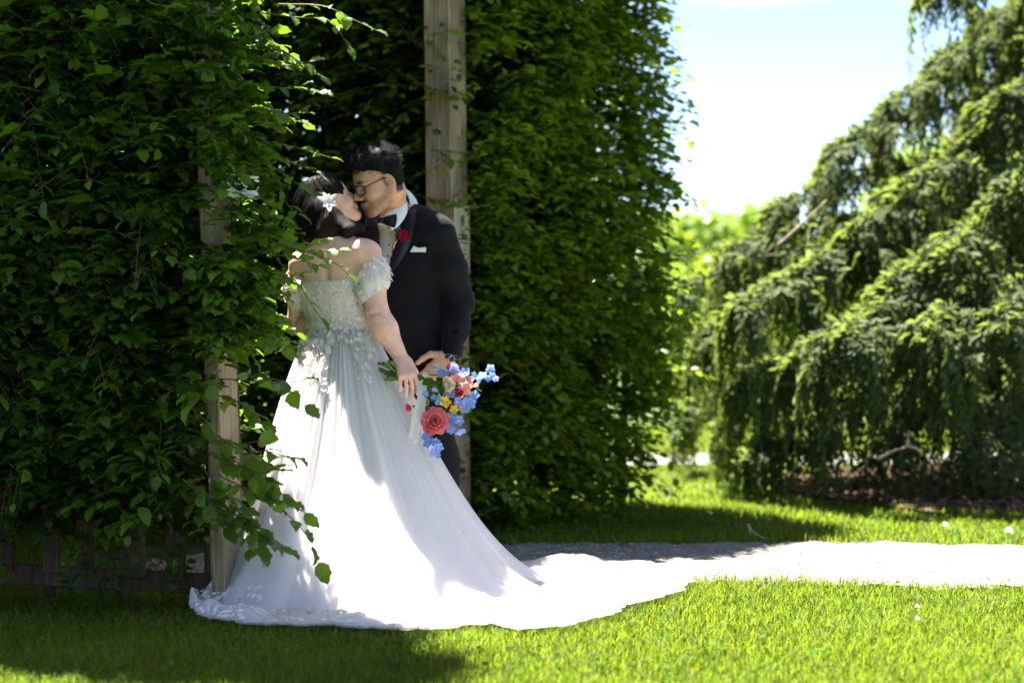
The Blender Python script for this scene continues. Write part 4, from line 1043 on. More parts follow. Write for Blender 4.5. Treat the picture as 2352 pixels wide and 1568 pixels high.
# ------------------------------------------------------------------ bride
bF, bR = nrm(V3(.30, .95, 0)), nrm(V3(.95, -.30, 0))
YB = 7.90
bride = empty('person', (at(781, 752, YB)[0], YB, 0), 'person in an off-shoulder white wedding gown with long train, seen from behind, kissing', 'person')
bm_t = at(822, 471, 8.03)                                                  # where the lips meet
hb_f = nrm(V3(.78, .36, .48)); Rb = frame_from(hb_f, nrm(V3(-.45, -.05, 1)))
sB = .94
cB = bm_t - Rb @ (np.array([0, .104, -.066]) * sB)
Bb = Body(); gB = add_head(Bb, cB, Rb, sB)
nb = at(768, 562, 7.89)                                                    # base of the neck
Bb.cone(cB + Rb @ (np.array([0, -.035, -.05]) * sB), nb + V3(0, .01, -.01), .052, .058, .03)
shR, shL = at(845, 583, 7.84), at(694, 606, 7.93)
ch = at(774, 640, 7.92); wa = at(781, 748, 7.91); hp = at(783, 835, 7.92)
Bb.cone(shL + V3(.04, 0, .0), shR - V3(.045, 0, 0), .055, .058, .05)
Bb.cone(nb - V3(0, 0, .015), (shR + nb) / 2 + V3(.01, 0, -.012), .052, .045, .04); Bb.cone(nb - V3(0, 0, .015), (shL + nb) / 2 + V3(-.01, 0, -.01), .05, .045, .04)
RbT = np.stack([bR, bF, V3(0, 0, 1)], 1)
Bb.ell(ch, (.158, .108, .175), RbT, .04); Bb.ell(ch + V3(0, 0, -.06), (.140, .105, .15), RbT, .04)
Bb.ell(wa, (.118, .098, .12), RbT, .05); Bb.ell(hp, (.165, .135, .14), RbT, .05)
for sx in (-1, 1):                                                          # shoulder blades
    Bb.ell(ch + bR * .072 * sx - bF * .078 + V3(0, 0, .055), (.040, .020, .062), RbT, .03)
Bb.cone(ch - bF * .112 + V3(0, 0, .10), ch - bF * .108 + V3(0, 0, -.14), .008, .010, .02, 's')
elR, wrR = at(866, 722, 7.79), at(922, 824, 7.77)
Bb.chain([shR, shR * .55 + elR * .45, elR], [.056, .053, .044], .03); Bb.chain([elR, elR * .68 + wrR * .32, wrR], [.043, .047, .028], .03)
Bb.cone(elR + V3(-.030, -.036, -.002), elR + V3(.012, -.046, .006), .006, .004, .012, 's')
elL, wrL = at(686, 742, 8.00), at(745, 742, 8.20)
Bb.chain([shL, shL * .55 + elL * .45, elL], [.054, .051, .043], .03); Bb.chain([elL, elL * .68 + wrL * .32, wrL], [.042, .045, .029], .03)
# right hand lies over the stems, fingers down; left hand rests on the groom
fR_, bkR = nrm(V3(.30, -.65, -.70)), nrm(V3(.1, -.72, .68)); kR = wrR + fR_ * .088
tipsR = hand_prims(Bb, wrR + fR_ * .004, fR_, bkR, 1, [(.62, .62, .35), (.68, .58, .35), (.72, .58, .35), (.78, .60, .35)], .95, (nrm(V3(.25, .75, -.35)), nrm(V3(.30, .60, -.60))), .08, .004)
hand_prims(Bb, wrL, V3(.9, .4, .1), V3(-.2, -.3, .9), 1, .3, .9)
for sx in (-1, 1):
    h0 = hp + bR * .085 * sx - V3(0, 0, .06); kn = V3(h0[0] + .02 * sx, h0[1] + .02, .47); an = V3(kn[0], kn[1] - .01, .085)
    Bb.chain([h0, kn, an], [.092, .058, .036], .05); Bb.cone(an - V3(0, 0, .035), an + V3(bF[0] * .13, bF[1] * .13, -.055), .034, .026, .03)
zs = cB[2] - .10
hc_ = cB + V3(0, 0, 0)
parts = [Bb.mesh(cB - .165, cB + .165, .0034)]
hd = (wrR + kR) / 2
parts.append(Bb.mesh(hd - V3(.085, .095, .125), hd + V3(.10, .095, .10), .0026))
# rest of the body on a coarser grid (leave out what the fine pieces cover)
Vb, Fb = Bb.mesh(V3(-1.02, 7.62, .0), V3(-.36, 8.36, 1.62), .0085)
fc_ = Vb[Fb].mean(1)
inside = ((np.abs(fc_ - cB) < .155).all(1)) | ((fc_ > hd - V3(.078, .088, .118)).all(1) & (fc_ < hd + V3(.092, .088, .092)).all(1))
parts.append((relax(Vb, Fb[~inside], 1, .4), Fb[~inside]))
Vb, Fb = join(parts)
q = ((Vb - cB) @ Rb) / sB
col = np.tile(SK_B, (len(Vb), 1))
lip = np.exp(-((q[:, 0] / .020) ** 4 + ((q[:, 2] + .0655) / .0085) ** 4)) * (q[:, 1] > .085); col = col * (1 - lip[:, None]) + lip[:, None] * np.array([.48, .16, .15])
chk = np.exp(-(((np.abs(q[:, 0]) - .045) / .02) ** 2 + ((q[:, 2] + .03) / .025) ** 2)) * (q[:, 1] > .03) * .35; col = col * (1 - chk[:, None]) + chk[:, None] * np.array([.62, .27, .22])
bl = (np.abs(q[:, 2] - .024 + .25 * (np.abs(q[:, 0]) - .03) ** 2 * 40) < .004) & (np.abs(np.abs(q[:, 0]) - .032) < .018) & (q[:, 1] > .06); col[bl] = (.06, .035, .025)
ls = (np.abs(q[:, 2] + .008) < .0025) & (np.abs(np.abs(q[:, 0]) - .031) < .014) & (q[:, 1] > .07); col[ls] = (.05, .03, .02)
ear = np.exp(-((np.abs(q[:, 0]) - .08) / .01) ** 2 - ((q[:, 2] + .012) / .035) ** 2) * .25; col = col * (1 - ear[:, None]) + ear[:, None] * np.array([.62, .25, .2])
el_ = np.exp(-(np.linalg.norm(Vb - (elR + V3(-.01, -.03, -.005)), axis=1) / .022) ** 2) * .35; col = col * (1 - el_[:, None]) + el_[:, None] * np.array([.55, .26, .20])
kn_ = np.exp(-(np.linalg.norm(Vb - (kR + V3(0, -.01, .0)), axis=1) / .035) ** 2) * .30; col = col * (1 - kn_[:, None]) + kn_[:, None] * np.array([.74, .34, .28])
obj('body', Vb, Fb, M['skin'], bride, {'col': col})
for (p, d, nn, rr) in tipsR:                                                # long pale nails
    side_ = np.cross(nn, d); V = []
    for u in np.linspace(0, 1, 5):
        for v in (-1, 0, 1): V.append(p + d * (-.004 + .018 * u) + side_ * v * rr * .72 * (1 - .45 * u ** 2) + nn * (rr * .82 * (1 - .25 * v * v)) + nn * -.002 * u)
    F = [(i * 3 + j, i * 3 + j + 1, i * 3 + j + 4, i * 3 + j + 3) for i in range(4) for j in range(2)]
    obj('nail', np.array(V), np.array(F), M['nail'], bride)
# engagement ring
xr = np.cross(bkR, fR_); dr_ = fR_ * math.cos(.72) - bkR * math.sin(.72); bk = bkR * math.cos(.72) + fR_ * math.sin(.72)
rc = wrR + fR_ * .004 + (xr * -.0105 + fR_ * .090) * .95 + dr_ * .018
ring = obj('ring', *[lambda V, Q, T: (V, [Q, T])][0](*tube_vf([rc + .0105 * (math.cos(a) * xr + math.sin(a) * bk) for a in np.linspace(0, 6.2832, 18)], .0012, 5)), M['silver'], bride)
Vg, Fg = octa(np.array([rc + bk * .0135]), np.array([.0058]), np.random.default_rng(1)); obj('stone', Vg, Fg, M['gem'], ring, smooth=False)

# hair
Hb = Body()
hL = lambda *p: cB + Rb @ (np.array(p) * sB)
Hb.ell(hL(0, -.030, .040), np.array((.088, .104, .092)) * sB, Rb, .02)
Hb.ell(hL(0, .012, .044), np.array((.079, .086, .083)) * sB, Rb, .02)
Hb.ell(hL(0, -.060, -.005), np.array((.084, .085, .10)) * sB, Rb, .03)
for (p0, p1, r0, r1) in (((726, 490, 7.93), (712, 538, 7.90), .060, .034), ((745, 500, 7.90), (745, 532, 7.86), .066, .045), ((766, 512, 7.88), (795, 530, 7.84), .046, .030), ((796, 518, 7.88), (828, 524, 7.86), .024, .020),
                         ((712, 470, 7.97), (704, 545, 7.95), .045, .022), ((730, 500, 8.0), (730, 545, 8.0), .05, .03)):
    Hb.cone(at(*p0), at(*p1), r0, r1, .04)
Hb.half(hL(0, .074, .060), Rb @ nrm(np.array([0, 1, -.12])), .012)          # hairline
Hb.p.append(('e', (hL(0, .122, -.050), np.array((.090, .086, .095)) * sB, Rb), hL(0, .122, -.050) - .1, hL(0, .085, -.04) + .1, .012, 's'))
for sx in (1,): Hb.p.append(('e', (hL(sx * .100, .010, -.012), np.array((.055, .036, .040)) * sB, Rb), hL(sx * .1, 0, -.02) - .08, hL(sx * .1, 0, -.02) + .08, .012, 's'))
Vh, Fh = Hb.mesh(cB - .24, cB + V3(.20, .18, .17), .0042)
qh = (Vh - cB) @ Rb / sB
# comb the surface into locks running from the hairline back and down
ph = np.arctan2(qh[:, 0], -qh[:, 1] + .02) * 16 + 3 * np.sin(Vh[:, 2] * 26 + Vh[:, 0] * 13)
flow = np.sin(ph) + .6 * np.sin(ph * 2.3 + 1.0)
from_c = nrm(Vh - (cB - Rb @ np.array([0, .02, 0])))
Vh = Vh + from_c * (.0022 * flow)[:, None]
hcol = np.array([.010, .0062, .005]) * (1 + .35 * np.clip(flow, -1, 1))[:, None] + np.clip((cB[2] - Vh[:, 2] - .03) / .15, 0, 1)[:, None] * np.array([.012, .005, .003])
hair_b = obj('hair', Vh, Fh, M['hair'], bride, {'col': hcol})
# loose strands over the mass
sr = np.random.default_rng(3); bvh = BVHTree.FromPolygons([tuple(v) for v in Vh], [tuple(f) for f in Fh]); mb = MB(); cols = []
for k in range(1100):
    a = sr.uniform(-1.5, 2.9); p = hL(.075 * math.sin(a), .02 - .03 * abs(math.sin(a)) + sr.uniform(-.06, .02), .11 + sr.uniform(-.05, .015)); pts = []
    d = Rb @ nrm(np.array([.5 * math.sin(a), -1, -.2])) * .016; wv = sr.uniform(0, 6)
    for i in range(sr.integers(10, 17)):
        h_ = bvh.find_nearest(Vector(p))
        if h_[0] is None: break
        q_ = np.array(h_[0]) + np.array(h_[1]) * sr.uniform(.001, .003); pts.append(q_)
        d = d * .80 + V3(.002 * math.sin(i * .9 + wv), 0, -.0042); d = nrm(d) * .016; p = q_ + d
    if len(pts) > 4:
        V, Q, T = tube_vf(np.array(pts), np.linspace(.0009, .0004, len(pts)), 3, False); mb.add(V, Q); cols.append(np.tile(np.array([.012, .0075, .006]) * sr.uniform(.6, 1.9), (len(V), 1)))
Vx = np.concatenate(mb.V); obj('strands', Vx, np.concatenate(mb.Q), M['hair'], hair_b, {'col': np.concatenate(cols)})
# white flower hair clip: petals round a centre
def petal_vf(c, d, n_, L, W, cup=.25, nu=5, nv=5, wav=0.0, ph=0.0):
    d = nrm(d); s_ = nrm(np.cross(n_, d)); u_ = np.cross(d, s_); V = []
    for i in range(nu):
        u = i / (nu - 1)
        for j in range(nv):
            v = j / (nv - 1) * 2 - 1; w = W * math.sin((u * .63 + .09) * math.pi) ** .8
            V.append(c + d * L * (u - .30 * v * v * u) + s_ * w * v * .5 + u_ * (cup * L * (u * u * .7 + .55 * v * v * math.sin(u * 3)) + wav * L * math.sin(v * 7 + ph + u * 4) * u))
    F = [(i * nv + j, i * nv + j + 1, (i + 1) * nv + j + 1, (i + 1) * nv + j) for i in range(nu - 1) for j in range(nv - 1)]
    return np.array(V), np.array(F)
cl = at(757, 456, 7.84)
h_ = bvh.find_nearest(Vector(cl)); cn = nrm(np.array(h_[1]) * .6 + V3(.1, -.8, .1)); cc = np.array(h_[0]) + cn * .008
clip = empty('hair_clip', cc, 'white petal shaped clip in the dark hair of the person in the gown', 'hair clip')
e1 = nrm(np.cross(cn, V3(0, 0, 1))); e2 = np.cross(e1, cn)
for k, (px, py, l) in enumerate(((748, 436, .046), (742, 452, .050), (768, 444, .046), (768, 462, .036), (757, 475, .048), (745, 470, .034), (760, 430, .035), (772, 470, .03))):
    d = at(px, py, 7.84) - cl; d = d - cn * (d @ cn) + cn * .004
    V, F = petal_vf(cc + cn * .001 * k, d, cn, l, l * .48, .2); obj('petal', V, F, M['lace'], clip)
for k, (px, py) in enumerate(((772, 457), (775, 463), (757, 458), (765, 478))):
    Vg, Fg = octa(np.array([cc + (at(px, py, 7.84) - cl) + cn * .008]), np.array([.004]), np.random.default_rng(k)); obj('bead', Vg, Fg, M['gem'], clip)
# drop earring
eb = gB(.080, -.004, -.052)
for k in range(3):
    Vg, Fg = octa(np.array([eb + V3(.002, -.003, -.006 - .006 * k)]), np.array([.0032 - .0004 * k]), np.random.default_rng(k)); obj('earring_bead', Vg, Fg, M['gem'], bride, smooth=False)

# bodice: follows the torso between waist and a dipping top line
Bo = Body()
Bo.ell(ch, (.158, .108, .175), RbT, .04); Bo.ell(ch + V3(0, 0, -.06), (.140, .105, .15), RbT, .04); Bo.ell(wa, (.118, .098, .12), RbT, .05); Bo.ell(hp, (.165, .135, .14), RbT, .05)
zt = at(770, 648, 7.8)[2]
Bo.half(V3(-.69, 7.8, zt), nrm(V3(-.10, -.10, 1)), .006); Bo.half(V3(0, 0, .985), V3(0, 0, -1), .01)
Vo, Fo = Bo.mesh(V3(-1.0, 7.65, .9), V3(-.4, 8.2, 1.4), .0055, .007)
gown = obj('bodice', relax(Vo, Fo, 1, .4), Fo, M['bodice'], bride)
bv_bod = BVHTree.FromPolygons([tuple(v) for v in Vo], [tuple(f) for f in Fo])
for k in range(11):                                                         # boning seams down the bodice
    pts = []
    for zz in np.linspace(1.0, zt + .005, 12):
        a = -2.6 + k * .42; dirv = bR * math.cos(a) + bF * math.sin(a)
        hit = bv_bod.ray_cast(Vector(V3(ch[0], ch[1], zz) + dirv * .4), Vector(-dirv))
        if hit[0] is not None: pts.append(np.array(hit[0]))
    if len(pts) > 4: tube_obj('seam', np.array(pts), .0022, M['lace'], bride, 5)

# ------------------------------------------------------------------ skirt and train
CW = V3(wa[0], wa[1]); ZW = 1.045
hem_px = [(437, 1418), (480, 1440), (600, 1456), (750, 1458), (880, 1467), (1000, 1467), (1090, 1454), (1140, 1448), (1200, 1464), (1300, 1452), (1400, 1428), (1450, 1404), (1550, 1386), (1594, 1344), (1566, 1330), (1487, 1315), (1400, 1311), (1300, 1304), (1215, 1313)]
hem = [gnd(*p) for p in hem_px] + [V3(-.16, 8.24), V3(-.42, 8.17), V3(-.66, 8.20), V3(-.86, 8.16), V3(-1.0, 7.95), V3(-1.10, 7.6)]
hem = np.array(hem)
ha = np.unwrap(np.arctan2(hem[:, 1] - CW[1], hem[:, 0] - CW[0])); hr_ = np.hypot(hem[:, 0] - CW[0], hem[:, 1] - CW[1])
ha2 = np.concatenate([ha - 2 * math.pi, ha, ha + 2 * math.pi]); hr2 = np.concatenate([hr_] * 3); o_ = np.argsort(ha2); ha2, hr2 = ha2[o_], hr2[o_]
def lerp_ring(pairs):
    a = np.array([R(p[0]) for p in pairs]); v = np.array([p[1] for p in pairs]); a = np.concatenate([a - 2 * math.pi, a, a + 2 * math.pi]); v = np.concatenate([v] * 3)
    return lambda t: np.interp(t, a, v)
# distance from the waist where the cloth reaches the ground, and how it falls, by direction (0 = right, 270 = towards the camera)
RG = lerp_ring([(0, .78), (20, .72), (40, .50), (60, .30), (100, .26), (150, .30), (190, .35), (208, .40), (225, .62), (240, .76), (256, .76), (275, .74), (300, .76), (330, .78)])
PW = lerp_ring([(0, 1.85), (40, 1.6), (90, .9), (180, .95), (205, 1.0), (225, 1.3), (245, 1.55), (275, 1.5), (300, 1.55), (330, 1.7)])
def fold_noise(th, seed):
    g = np.random.default_rng(seed); v = 0
    for k in range(5, 42): v = v + g.normal(0, 1) / (4 + k) ** .75 * np.sin(k * th + g.uniform(0, 6.28))
    return v
def skirt(nth, nt, inner=0.0, seed=1, amp=1.0):
    # more columns where the hem is long
    tt0 = np.linspace(0, 2 * math.pi, 2000); w = np.cumsum(.35 + np.interp(tt0, ha2, hr2)); th = np.interp(np.linspace(w[0], w[-1], nth, endpoint=False), w, tt0)
    f1 = fold_noise(th, seed); f1 = f1 / np.abs(f1).max(); f2 = fold_noise(th * 1.0 + .5, seed + 7); f2 /= np.abs(f2).max()
    f3 = np.sin(58 * th + 3 * np.sin(th * 5 + seed)) + .5 * np.sin(97 * th + 2 * np.sin(th * 7))
    V = np.zeros((nth, nt, 3)); RH = np.interp(th, ha2, hr2) * (1 - inner) + .010 * np.sin(37 * th + 2 * np.sin(5 * th)) + .007 * np.sin(83 * th + 3 * np.sin(9 * th)); rg = RG(th); pw = PW(th)
    wx = .121 * np.abs(np.cos(th - math.atan2(bR[1], bR[0]))) ** 2 + .101 * np.abs(np.sin(th - math.atan2(bR[1], bR[0]))) ** 2
    rg = np.minimum(rg, RH - wx - .02) * (1 - inner * .5)
    for i, t in enumerate(np.linspace(0, 1, nt)):
        # arc-length like parameter: first part falls, the rest lies on the ground
        tf = np.clip(t / .66, 0, 1); r_ = rg * tf ** 1.02; z = (ZW - .012) * (1 - tf) ** pw if False else (ZW - .012) * np.maximum(1 - tf, 0) ** pw
        hip = .040 * math.sin(min(tf, .5) / .5 * math.pi / 2) * (1 - tf) * np.ones_like(th)
        r_ = r_ + hip
        tg = np.clip((t - .66) / .34, 0, 1)
        r_ = r_ + tg * (RH - wx - rg)
        z = z + .012
        # pleats: strong where it hangs, softer on the ground
        A = amp * (.004 + .046 * tf ** .8) * (1 - .5 * tg)
        fo = f1 * A + f2 * A * .5 * np.sin(3 * t + th * 2)
        fo = fo + amp * f3 * .0050 * math.exp(-(t / .28) ** 2) * min(t / .02, 1)
        rad = wx + r_
        # hanging: fold in and out; lying: fold up and down
        hang = (1 - tg) if tg > 0 else 1.0
        slope = np.clip(z / .5, 0, 1)
        V[:, i, 0] = rad; V[:, i, 1] = z; V[:, i, 2] = fo
    TH = th[:, None] + 0 * V[..., 0]; TT = np.linspace(0, 1, nt)[None] + 0 * TH
    rad, z, fo = V[..., 0], V[..., 1], V[..., 2]
    for _ in range(int(45 * (nt / 170) ** 2)):                              # soften the bend where it meets the ground
        rad[:, 1:-1] = .25 * rad[:, :-2] + .5 * rad[:, 1:-1] + .25 * rad[:, 2:]; z[:, 1:-1] = .25 * z[:, :-2] + .5 * z[:, 1:-1] + .25 * z[:, 2:]
    # profile normal (in the vertical plane of each direction)
    dr = np.gradient(rad, axis=1); dz = np.gradient(z, axis=1); ln = np.hypot(dr, dz) + 1e-9; nr, nz = -dz / ln, dr / ln
    # sideways sway of the folds towards the train
    swing = .16 * TT ** 1.5 * np.sin(TH - 2.6) * (TT < 2)
    rad2 = rad + nr * fo; z2 = z + nz * fo
    px = CW[0] + rad2 * np.cos(TH); py = CW[1] + rad2 * np.sin(TH)
    onG = np.clip((TT - .60) / .2, 0, 1)
    P2 = np.stack([px, py], -1)
    wr_ = .040 * np.abs(vnoise(P2, 6.0, 3)) + .045 * np.clip(vnoise(P2 * V3(1, 1.7), 3.6, 9), 0, 1) ** 1.5 + .012 * np.abs(vnoise(P2, 17, 4))
    edge = np.clip((TT - .93) / .07, 0, 1)
    left = np.exp(-((np.mod(TH, 2 * math.pi) - R(238)) / .42) ** 2)
    z2 = np.where(onG > 0, z2 + onG * wr_ * (1 - .45 * edge) + onG * left * .050 * np.sin(np.clip((TT - .6) / .4, 0, 1) * math.pi), z2)
    hump = np.exp(-((px - gnd(1128, 1440)[0]) / .055) ** 2 - ((py - gnd(1128, 1440)[1]) / .10) ** 2); z2 = z2 + .035 * hump
    fluff = np.exp(-((px - gnd(1320, 1310)[0]) / .16) ** 2 - ((py - gnd(1320, 1310)[1]) / .12) ** 2); z2 = z2 + .055 * fluff
    z2 = np.maximum(z2, lawn_z(px, py) + .024 + .010 * (1 - inner))
    P = np.stack([px, py, z2 + (0 if inner == 0 else -.012)], -1)
    ii = np.arange(nth * nt).reshape(nth, nt); nx_ = np.roll(ii, -1, 0)
    F = np.stack([ii[:, :-1], nx_[:, :-1], nx_[:, 1:], ii[:, 1:]], -1).reshape(-1, 4)
    return P, F
Pin, Fin = skirt(420, 110, .075, 1, .75); obj('skirt_lining', Pin.reshape(-1, 3), Fin, M['liner'], bride)
Pt1, Ft = skirt(640, 170, 0.0, 1, 1.0); tulle = obj('tulle_skirt', Pt1.reshape(-1, 3), Ft, M['tulle'], bride)
Pt2, Ft2 = skirt(520, 130, .03, 4, .9); obj('tulle_layer', Pt2.reshape(-1, 3), Ft2, M['tulle'], bride)
# ------------------------------------------------------------------ lace flowers on bodice, sleeves, waist and hem
bv_sk = BVHTree.FromPolygons([tuple(v) for v in Pt1.reshape(-1, 3)], [tuple(f) for f in Ft])
lr = np.random.default_rng(12)
LACE = []
for k in range(4):
    mb = MB(); npet = 5 + k % 2
    for j in range(npet):
        a = j * 6.2832 / npet; V, F = petal_vf(V3(.08 * math.cos(a), .08 * math.sin(a), 0), V3(math.cos(a), math.sin(a), .15), V3(0, 0, 1), .55 + .1 * math.sin(j * 2 + k), .50, .35, 3, 3); mb.add(V, F)
    LACE.append((np.concatenate(mb.V), np.concatenate(mb.Q)))
def lace_on(mb, p, n_, size):
    V, F = LACE[lr.integers(0, 4)]; n_ = nrm(n_); a = nrm(np.cross(n_, lr.normal(0, 1, 3))); b = np.cross(n_, a)
    mb.add(p + n_ * .002 + size * (V[:, :1] * a + V[:, 1:2] * b + V[:, 2:] * n_), F)
def cast(bv, px, py):
    d = nrm(at(px, py, 8.0) - V3(0, 0, CAM_H)); h = bv.ray_cast(Vector((0, 0, CAM_H)), Vector(d)); return None if h[0] is None else (np.array(h[0]), np.array(h[1]) * (1 if np.dot(np.array(h[1]), d) < 0 else -1))
trails = [[(800, 762), (815, 790), (818, 815), (832, 838), (836, 860), (848, 878)], [(726, 778), (712, 800), (710, 830), (724, 850), (720, 868)], [(742, 775), (735, 800), (742, 835), (738, 862), (745, 895)], [(755, 770), (760, 790), (750, 810)],
          [(705, 775), (690, 790), (672, 803), (668, 818)], [(775, 772), (790, 780), (812, 775), (828, 770)], [(840, 765), (846, 790), (852, 815)]]
for tl in trails:
    mb = MB()
    for (px, py) in spline(np.array(tl, float), len(tl) * 5):
        for _ in range(2):
            h = cast(bv_sk, px + lr.normal(0, 5), py + lr.normal(0, 4))
            if h is not None: lace_on(mb, h[0] + h[1] * .003, h[1], lr.uniform(.012, .024))
    if mb.n: mb.build('lace_trail', M['lace'], bride)
mb = MB()
for _ in range(330):                                                        # bodice lace
    px, py = lr.uniform(700, 856), lr.uniform(648, 768); h = cast(bv_bod, px, py)
    if h is not None and lr.uniform() < .35 + .6 * (py - 648) / 120: lace_on(mb, h[0], h[1], lr.uniform(.008, .017))
for a in np.linspace(0, 6.28, 120):                                         # waist band all round
    p = V3(CW[0] + .135 * math.cos(a), CW[1] + .118 * math.sin(a), 1.035 + lr.normal(0, .012)); lace_on(mb, p, V3(math.cos(a), math.sin(a), .2), lr.uniform(.010, .017))
mb.build('bodice_lace', M['lace'], bride)
mb = MB()
for (x0, x1, y0, y1, n_) in ((455, 600, 1345, 1410, 90), (470, 560, 1395, 1435, 40), (600, 820, 1400, 1440, 50), (820, 1000, 1410, 1450, 24)):
    for _ in range(n_):
        h = cast(bv_sk, lr.uniform(x0, x1), lr.uniform(y0, y1))
        if h is not None: lace_on(mb, h[0] + h[1] * .003, h[1], lr.uniform(.010, .02))
mb.build('hem_lace', M['lace'], bride)
# off-shoulder sleeves: gathered bands round the upper arms
def sleeve(s0, s1, f0, f1, rad, label):
    ax = nrm(s1 - s0); ref = nrm(np.cross(ax, V3(0, 1, 0))); bn = np.cross(ax, ref); P = []
    nA, nB = 40, 12
    for i in range(nB):
        u = i / (nB - 1)
        for j in range(nA):
            a = j * 6.2832 / nA; dv_ = math.cos(a) * ref + math.sin(a) * bn; tl_ = -.030 * dv_[0] * (1 if s0[0] > -.7 else -1); rr = rad * (1.06 + .30 * math.sin(u * 3.14)) + .003 * math.sin(a * 9 + u * 5) + .002 * math.sin(a * 17)
            P.append(s0 + (s1 - s0) * (f0 + (f1 - f0) * u) + rr * dv_ + ax * tl_)
    ii = np.arange(nA * nB).reshape(nB, nA); nx_ = np.roll(ii, -1, 1); F = np.stack([ii[:-1], nx_[:-1], nx_[1:], ii[1:]], -1).reshape(-1, 4)
    o = obj('sleeve', np.array(P), F, M['lace'], bride)
    bv = BVHTree.FromPolygons([tuple(v) for v in P], [tuple(f) for f in F]); mb = MB()
    for k in range(120):
        i, j = lr.integers(0, nB), lr.integers(0, nA); p = np.array(P[i * nA + j]); c = s0 + (s1 - s0) * (f0 + (f1 - f0) * i / (nB - 1)); lace_on(mb, p, p - c, lr.uniform(.013, .024))
    tag(mb.build('sleeve_lace', M['lace'], o), kind='stuff')
sleeve(shR, elR, .22, .72, .054, ''); sleeve(shL, elL, .30, .72, .052, '')
# strap from bodice to sleeve
for (p0, p1) in ((at(826, 650, 7.80), at(850, 640, 7.78)), (at(705, 660, 7.86), at(690, 665, 7.88))):
    V, Q, T = tube_vf(spline([p0, (p0 + p1) / 2 + V3(0, -.01, -.01), p1], 6), .012, 8); obj('strap', V, [Q, T], M['lace'], bride)
# ------------------------------------------------------------------ groom
gF, gL = nrm(V3(-.35, -.94, 0)), nrm(V3(.94, -.35, 0))
YG = 8.26
groom = empty('person', (at(935, 800, YG)[0], YG + .06, 0), 'person in black tuxedo with glasses and bow tie, one hand in pocket, kissing', 'person')
hg_f = nrm(V3(-.85, -.36, -.36)); Rg = frame_from(hg_f, nrm(V3(-.25, -.12, 1)))
sG = 1.03
cG = at(831, 473, 7.985) - Rg @ (np.array([0, .100, -.066]) * sG)
Bg = Body(); gG = add_head(Bg, cG, Rg, sG, True)
RgT = np.stack([-gL, gF, V3(0, 0, 1)], 1)
ng = at(897, 478, 8.24)
Bg.cone(cG + Rg @ (np.array([0, -.035, -.05]) * sG), ng, .060, .066, .03)
sL, eL, wL = at(1006, 532, 8.18), at(1057, 694, 8.25), at(1036, 818, 8.14)
sR_, eR, wRg = at(806, 536, 8.34), at(752, 690, 8.32), at(684, 744, 7.99)
chg = at(912, 610, 8.27); wag = at(918, 740, 8.28); hpg = at(925, 840, 8.29)
def torso(B, g=0.0):
    B.ell(chg, (.180 + g, .118 + g, .20 + g), RgT, .05); B.ell(wag, (.176 + g, .124 + g, .19 + g), RgT, .06); B.ell(hpg, (.172 + g, .125 + g, .15 + g), RgT, .06)
    B.cone(sL + V3(-.03, .01, .0), sR_ + V3(.03, -.01, 0), .062 + g, .062 + g, .05)
    B.cone(ng - V3(0, 0, .02), (sL * .6 + ng * .4) + V3(0, 0, .008), .055 + g, .052 + g, .05); B.cone(ng - V3(0, 0, .02), (sR_ * .6 + ng * .4) + V3(0, 0, .008), .055 + g, .052 + g, .05)
torso(Bg, -.012)
Bg.chain([sL, eL, wL - (wL - eL) * .15, wL], [.045, .030, .026, .028], .03); Bg.chain([sR_, eR, wRg], [.045, .030, .028], .03)
fdL = nrm(at(985, 850, 8.10) - wL)
hand_prims(Bg, wL, nrm(fdL * V3(1, 1, 1) + V3(.0, .02, -.30)), nrm(V3(.10, -.95, .25)), -1, [(.5, .7, .4)] * 4, 1.06, (nrm(V3(-.95, -.22, .12)), nrm(V3(-.86, -.12, -.48))), .06, fat=1.1)
fR0 = wRg
hand_prims(Bg, at(686, 750, 7.93), nrm(V3(.86, -.48, -.05)), nrm(V3(-.45, -.85, .2)), 1, [(.35, .5, .4), (.4, .5, .4), (.45, .5, .4), (.5, .5, .4)], 1.0, None, .05, fat=1.1)
hipL, hipR = at(968, 868, 8.29), at(884, 868, 8.33)
knL, anL = V3(at(1010, 1090, 8.32)[0], 8.30, .47), V3(at(1028, 1290, 8.38)[0], 8.38, .08)
knR, anR = V3(at(880, 1080, 8.4)[0], 8.38, .47), V3(at(870, 1290, 8.45)[0], 8.46, .08)
Bg.chain([hipL, knL, anL], [.085, .055, .04], .04); Bg.chain([hipR, knR, anR], [.085, .055, .04], .04)
parts = [Bg.mesh(cG - .165, cG + .165, .0034)]
hL_ = at(1005, 832, 8.12); hR2 = at(704, 750, 7.91)
for hcn in (hL_, hR2): parts.append(Bg.mesh(hcn - V3(.095, .10, .085), hcn + V3(.075, .10, .085), .003))
Vb, Fb = Bg.mesh(V3(-1.05, 7.80, 0), V3(-.12, 8.62, 1.62), .010)
fc_ = Vb[Fb].mean(1); ins = (np.abs(fc_ - cG) < .155).all(1)
for hcn in (hL_, hR2): ins |= (fc_ > hcn - V3(.088, .09, .078)).all(1) & (fc_ < hcn + V3(.068, .09, .078)).all(1)
parts.append((relax(Vb, Fb[~ins], 1, .4), Fb[~ins])); Vb, Fb = join(parts)
q = ((Vb - cG) @ Rg) / sG; col = np.tile(SK_G, (len(Vb), 1)); rr_ = np.random.default_rng(6)
def blend(w, c):
    global col
    col = col * (1 - w[:, None]) + w[:, None] * np.array(c)
redn = np.exp(-(q[:, 0] / .022) ** 2 - ((q[:, 2] + .025) / .03) ** 2) * (q[:, 1] > .09) * .5; blend(redn, (.56, .24, .17))
